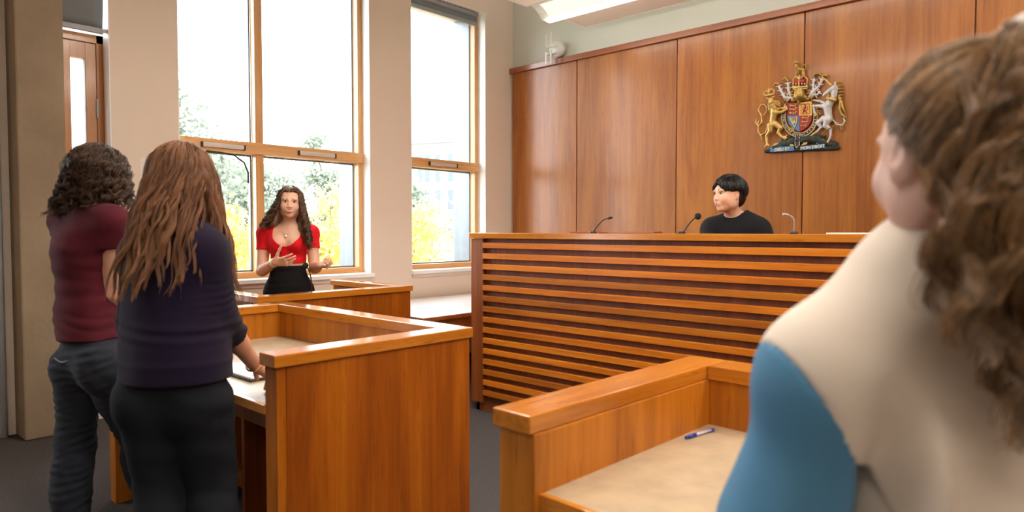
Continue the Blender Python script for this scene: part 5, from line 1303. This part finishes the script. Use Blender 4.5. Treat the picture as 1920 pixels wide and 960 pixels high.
# helm, crown, crest
blob('helm', gold, [([(483, 335, .03), (483, 385, .035)], [44, 56]), ([(440, 400, .03), (528, 398, .03)], 26), ([(415, 425, .025), (555, 415, .025)], 16), ([(483, 400, .045), (478, 462, .042)], [26, 10])] + [([(452 + 15 * i, 330, .055), (446 + 18 * i, 398, .068)], 5) for i in range(5)], k=.003)
blob('crown_cap', red_, [([(455, 262, .03), (512, 258, .03)], 30)], k=.003)
blob('crown', brgt, [([(424, 306, .03), (484, 312, .05), (548, 302, .03)], 13)] + [([(428, 296, .035), (424, 240, .03), (450, 210, .04), (484, 236, .045)], 6), ([(546, 292, .035), (552, 232, .03), (520, 206, .04), (484, 236, .045)], 6), ([(484, 300, .058), (484, 240, .05)], 6), ([(484, 222, .04), (484, 205, .04)], 8)] + [([(432 + 26 * i, 278, .05), (432 + 26 * i, 284, .05)], 9) for i in range(5)], k=.003)
blob('crown_ermine', silv, [([(426, 322, .03), (484, 328, .052), (546, 318, .03)], 8)], k=.002)
blob('crest_lion', gold, [([(505, 150, .03), (462, 140, .03)], [18, 16]), ([(458, 125, .035), (456, 112, .035)], 18), ([(455, 140, .03), (452, 200, .03)], 8), ([(472, 145, .03), (470, 178, .03)], 7), ([(515, 150, .03), (520, 175, .03), (528, 205, .03)], [14, 10, 7]), ([(505, 155, .03), (510, 200, .03)], 7), ([(525, 150, .03), (545, 128, .03), (530, 104, .03), (500, 108, .03), (485, 122, .03)], 5), ([(535, 104, .03), (560, 100, .03), (570, 118, .03)], 4)], k=.003)
blob('crest_crown', gold, [([(436, 92, .035), (474, 88, .035)], 8), ([(440, 86, .035), (438, 74, .035)], 5), ([(456, 84, .035), (456, 66, .035)], 6), ([(472, 84, .035), (476, 72, .035)], 5)], k=.002)
# mantling
def leafy(pts, r, n=7, s=1):
    o = [(pts, r)]
    for i in range(1, len(pts)):
        x, y, d = pts[i]; px, py, _ = pts[i - 1]
        a = math.atan2(y - py, x - px)
        for q in (-1, 1): o.append(([((x + px) / 2, (y + py) / 2, d), ((x + px) / 2 + 34 * math.cos(a + q * 1.15), (y + py) / 2 + 34 * math.sin(a + q * 1.15), d + .004)], [9, 4]))
    return o
blob('mantling_left', silv, leafy([(405, 405, .012), (345, 400, .016), (318, 350, .018), (300, 320, .018), (288, 285, .016)], [15, 15, 13, 11, 9]) + leafy([(400, 392, .014), (380, 340, .018), (378, 300, .02), (372, 255, .018)], [12, 14, 12, 9]), k=.003)
blob('mantling_tip', gold, [([(292, 282, .018), (268, 268, .022), (244, 290, .02)], [12, 12, 6]), ([(376, 252, .02), (350, 222, .024), (318, 240, .022)], [13, 13, 6]), ([(330, 262, .018), (310, 262, .018)], 5)], k=.003)
blob('mantling_right', silv, leafy([(560, 395, .012), (610, 340, .018), (650, 300, .02), (672, 260, .02), (682, 225, .018)], [15, 15, 14, 12, 9]) + leafy([(585, 380, .014), (600, 320, .018), (602, 270, .02), (608, 225, .018)], [12, 13, 11, 9]) + leafy([(590, 388, .014), (640, 370, .018), (662, 345, .018)], [12, 11, 8]), k=.003)
blob('mantling_tip', gold, [([(604, 222, .02), (612, 188, .024), (650, 180, .026), (672, 200, .022)], [10, 13, 14, 6]), ([(684, 222, .02), (690, 200, .024), (722, 200, .026), (738, 222, .022)], [10, 13, 11, 5])], k=.003)
for q in [([(425, 345, .02), (400, 355, .02), (405, 378, .02), (425, 372, .02)], 9), ([(545, 335, .02), (572, 340, .02), (565, 365, .02), (545, 362, .02)], 9), ([(345, 425, .02), (390, 420, .03), (365, 440, .02)], 9), ([(580, 410, .02), (612, 385, .03), (590, 400, .02)], 9)]: blob('helm_scroll', gold, [q], k=.003)
# lion supporter
blob('lion', brgt, [
    ([(258, 530, .035), (240, 610, .03), (236, 650, .03)], [40, 30, 32]), ([(250, 480, .035), (258, 530, .035)], [36, 40]),
    ([(232, 430, .04), (230, 448, .045)], [30, 24]), ([(228, 450, .055), (224, 462, .055)], [15, 12]),
    ([(275, 540, .045), (330, 530, .04), (372, 506, .04)], [20, 15, 12]), ([(372, 506, .04), (362, 480, .04)], 9), ([(285, 500, .03), (340, 498, .03), (362, 482, .03)], [16, 12, 9]),
    ([(222, 650, .04), (222, 700, .04), (186, 745, .035), (192, 820, .035), (212, 832, .04)], [34, 24, 14, 11, 11]), ([(192, 826, .035), (170, 842, .035)], 9),
    ([(262, 635, .03), (312, 672, .03), (288, 716, .03), (318, 748, .03), (362, 764, .035)], [32, 25, 15, 12, 12]), ([(350, 755, .035), (368, 740, .035)], 7), ([(335, 760, .035), (352, 778, .035)], 7),
    ([(190, 670, .02), (170, 715, .018), (130, 738, .018), (104, 705, .018), (106, 660, .018), (138, 620, .018), (134, 560, .018), (108, 510, .018), (126, 466, .018), (160, 460, .018), (184, 490, .018), (178, 530, .018), (152, 560, .018)], [9, 8, 8, 7, 7, 8, 8, 8, 7, 7, 7, 6, 5]),
    ([(104, 650, .018), (82, 620, .02), (92, 590, .02)], [9, 8, 4]), ([(100, 640, .018), (112, 600, .02)], [9, 4]), ([(130, 740, .018), (138, 780, .02)], [8, 4])], k=.006)
blob('lion_mane', gold, [([(252, 440, .03), (290, 440, .03), (315, 475, .03)], [24, 20, 8]), ([(262, 460, .045), (300, 475, .04), (320, 500, .035)], [20, 15, 6]), ([(240, 470, .055), (262, 510, .055), (268, 545, .05)], [20, 18, 7]), ([(215, 470, .05), (222, 510, .05), (232, 550, .05)], [14, 16, 6]), ([(250, 480, .055), (285, 520, .05)], [18, 8]), ([(205, 462, .045), (200, 495, .04)], [9, 5])], k=.003)
blob('lion_mouth', red_, [([(224, 462, .068), (224, 468, .066)], 6)])
blob('lion_crown', brgt, [([(190, 405, .035), (222, 416, .055), (256, 392, .04)], 9), ([(180, 384, .035), (160, 370, .03), (172, 346, .035), (205, 344, .04), (215, 372, .045)], 6), ([(252, 376, .04), (256, 336, .035), (228, 322, .04), (212, 352, .045)], 6), ([(208, 336, .04), (206, 322, .04)], 7), ([(192, 385, .045), (240, 376, .045)], 13)], k=.003)
# unicorn supporter
blob('unicorn', silv, [
    ([(735, 480, .04), (742, 550, .035), (745, 592, .035)], [42, 33, 40]), ([(790, 395, .035), (745, 465, .04)], [28, 42]), ([(802, 330, .035), (790, 400, .035)], [32, 28]),
    ([(800, 312, .045), (752, 345, .045), (712, 372, .045)], [28, 21, 14]), ([(708, 378, .045), (704, 384, .045)], 11), ([(806, 278, .04), (800, 262, .04)], [9, 5]),
    ([(712, 482, .045), (655, 478, .045), (612, 478, .045), (622, 535, .04), (634, 552, .04)], [24, 15, 12, 9, 10]), ([(700, 450, .025), (660, 430, .025), (612, 426, .025)], [17, 12, 9]),
    ([(738, 605, .045), (720, 652, .045), (765, 690, .04), (766, 740, .04), (748, 788, .04)], [38, 26, 14, 11, 11]),
    ([(700, 588, .03), (648, 628, .03), (676, 668, .03), (640, 704, .03), (604, 728, .03)], [30, 24, 13, 10, 9]),
    ([(775, 598, .02), (810, 640, .018), (860, 648, .018), (884, 612, .018), (868, 560, .018), (840, 510, .018)], [9, 8, 8, 8, 8, 8])], k=.006)
blob('unicorn_hooves', brgt, [([(744, 790, .04), (742, 802, .04)], 12), ([(602, 730, .03), (590, 742, .03)], 11), ([(632, 552, .04), (628, 566, .04)], 10), ([(606, 424, .025), (592, 430, .025)], 9)])
blob('unicorn_horn', brgt, [([(772, 292, .05), (692, 216, .06)], [10, 4])] + [([(768 - 14 * i, 296 - 13 * i, .052), (774 - 14 * i, 282 - 13 * i, .055)], 6 - .5 * i) for i in range(6)], k=.002)
blob('unicorn_mane', gold, [([(832 + a, 275 + b, .035), (868 + a, 268 + b, .03)], [12, 5]) for a, b in ((-14, -8), (-2, 22), (6, 50), (10, 78), (6, 108), (2, 136))] + [([(838, 400, .03), (850, 450, .03), (838, 500, .03), (862, 560, .028), (900, 582, .025)], [16, 15, 14, 12, 6]), ([(860, 440, .03), (872, 500, .03), (896, 540, .026)], [12, 11, 5]), ([(845, 420, .03), (872, 440, .03)], [12, 5]), ([(862, 650, .02), (868, 690, .02)], [10, 5]), ([(845, 655, .02), (852, 700, .02)], [8, 4])], k=.003)
blob('unicorn_collar', brgt, [([(742, 408, .055), (770, 420, .075), (812, 428, .06)], 15), ([(748, 392, .06), (752, 378, .06)], 7), ([(778, 396, .07), (780, 384, .07)], 7), ([(806, 408, .06), (812, 396, .06)], 7)], k=.003)
ch_ = [([(x, y, .06), (x + 5, y + 4, .06)], 6) for x, y in ((738, 412), (720, 418), (702, 410), (684, 424), (672, 440))] + [([(x, y, .065), (x + 5, y + 4, .065)], 6.5) for x, y in ((650, 500), (656, 520), (668, 538), (680, 552), (650, 560))] + [([(x, y, .06), (x + 6, y - 3, .06)], 7) for x, y in ((830, 610), (826, 632), (812, 650), (796, 664), (776, 672), (758, 682), (738, 692), (720, 704), (704, 716), (694, 736), (712, 744))]
blob('unicorn_chain', gold, ch_, k=.001)
for k, tx in enumerate(['KEEP WINDOWS', 'SHUT AT ALL', 'TIMES']):
    mesh_text(tx, .026, Matrix.Translation((XW + .0025, 1.985, 1.822 - k * .027)) @ Matrix.Rotation(PI / 2, 4, 'Z') @ Matrix.Rotation(PI / 2, 4, 'X'), M['ink'], 'notice_lettering', NOTICE, .0004)
SKY, LAMP, EXPO = 5.2, 10.5, 1.0
# ------------------------------------------------------------------ camera, light, world
cam = bpy.data.cameras.new('camera'); co = bpy.data.objects.new('camera', cam); COL.objects.link(co)
cam.sensor_width = 36; cam.lens = 24; cam.clip_start = .05; cam.clip_end = 300
co.location = (0, 0, 1.36)
f_ = Vector((-.680, .733, 0)).normalized(); p_ = math.atan(48 / 1280)
co.rotation_euler = (f_ * math.cos(p_) + Vector((0, 0, -math.sin(p_)))).to_track_quat('-Z', 'Y').to_euler()
cam.dof.use_dof = True; cam.dof.focus_distance = 4.6; cam.dof.aperture_fstop = 2.8
SC.camera = co
w = bpy.data.worlds.new('overcast_sky'); SC.world = w; w.use_nodes = True
nt = w.node_tree; nt.nodes.clear()
wo = N(nt, 'ShaderNodeOutputWorld'); bg = N(nt, 'ShaderNodeBackground')
bg.inputs[0].default_value = (.93, .97, 1, 1); bg.inputs[1].default_value = SKY
L(nt, bg, 0, wo, 'Surface')
def area(name, loc, size, sizey, energy, col, rot=(0, 0, 0), portal=False):
    l = bpy.data.lights.new(name, 'AREA'); l.shape = 'RECTANGLE'; l.size = size; l.size_y = sizey
    l.energy = energy; l.color = col
    o = bpy.data.objects.new(name, l); COL.objects.link(o); o.location = loc; o.rotation_euler = rot
    if portal: l.cycles.is_portal = True
    return o
for (a, b, z0, z1) in OPEN:
    area('window_portal', (-5.95, (a + b) / 2, (z0 + z1) / 2), z1 - z0, b - a, 1, (1, 1, 1), (0, -PI / 2, 0), True)
# further ceiling luminaires of the room, behind and beside the camera
def fitting(x, y, lx, ly, power, label, col=(1, .90, .78)):
    t = root('ceiling_light', label, 'ceiling light', (0, 0, 0), 'recessed ceiling lights behind the camera')
    MB().box(x - lx / 2 - .03, x + lx / 2 + .03, y - ly / 2 - .03, y + ly / 2 + .03, 3.50, 3.56, .004).build('light_housing', M['white_plastic'], t)
    MB().box(x - lx / 2, x + lx / 2, y - ly / 2, y + ly / 2, 3.490, 3.4995, 0).build('light_diffuser', emitter('fitting_glow', col, power), t)
    for sx in (-1, 1): MB().tube([(x + sx * lx * .4, y, 3.56), (x + sx * lx * .4, y, ZC)], .004, 6).build('light_hanger', M['steel'], t)
for (x, y, q) in ((-2.5, 2.2, 1.6), (.2, 3.0, 1.6), (-.6, .7, 1.0), (1.9, 1.3, 1.4), (1.2, -1.2, .9), (1.6, -3.4, .6)):
    fitting(x, y, 2.0, .35, LAMP * q, 'long white ceiling light hanging behind the viewer')
SC.view_settings.view_transform = 'Standard'; SC.view_settings.look = 'None'
SC.view_settings.exposure = EXPO; SC.view_settings.gamma = 1; SC.view_settings.use_curve_mapping = False
SC.cycles.use_denoising = True
SC.cycles.max_bounces = 10; SC.cycles.diffuse_bounces = 6; SC.cycles.glossy_bounces = 4; SC.cycles.transparent_max_bounces = 12
SC.cycles.caustics_reflective = False; SC.cycles.caustics_refractive = False
SC.cycles.sample_clamp_indirect = 6
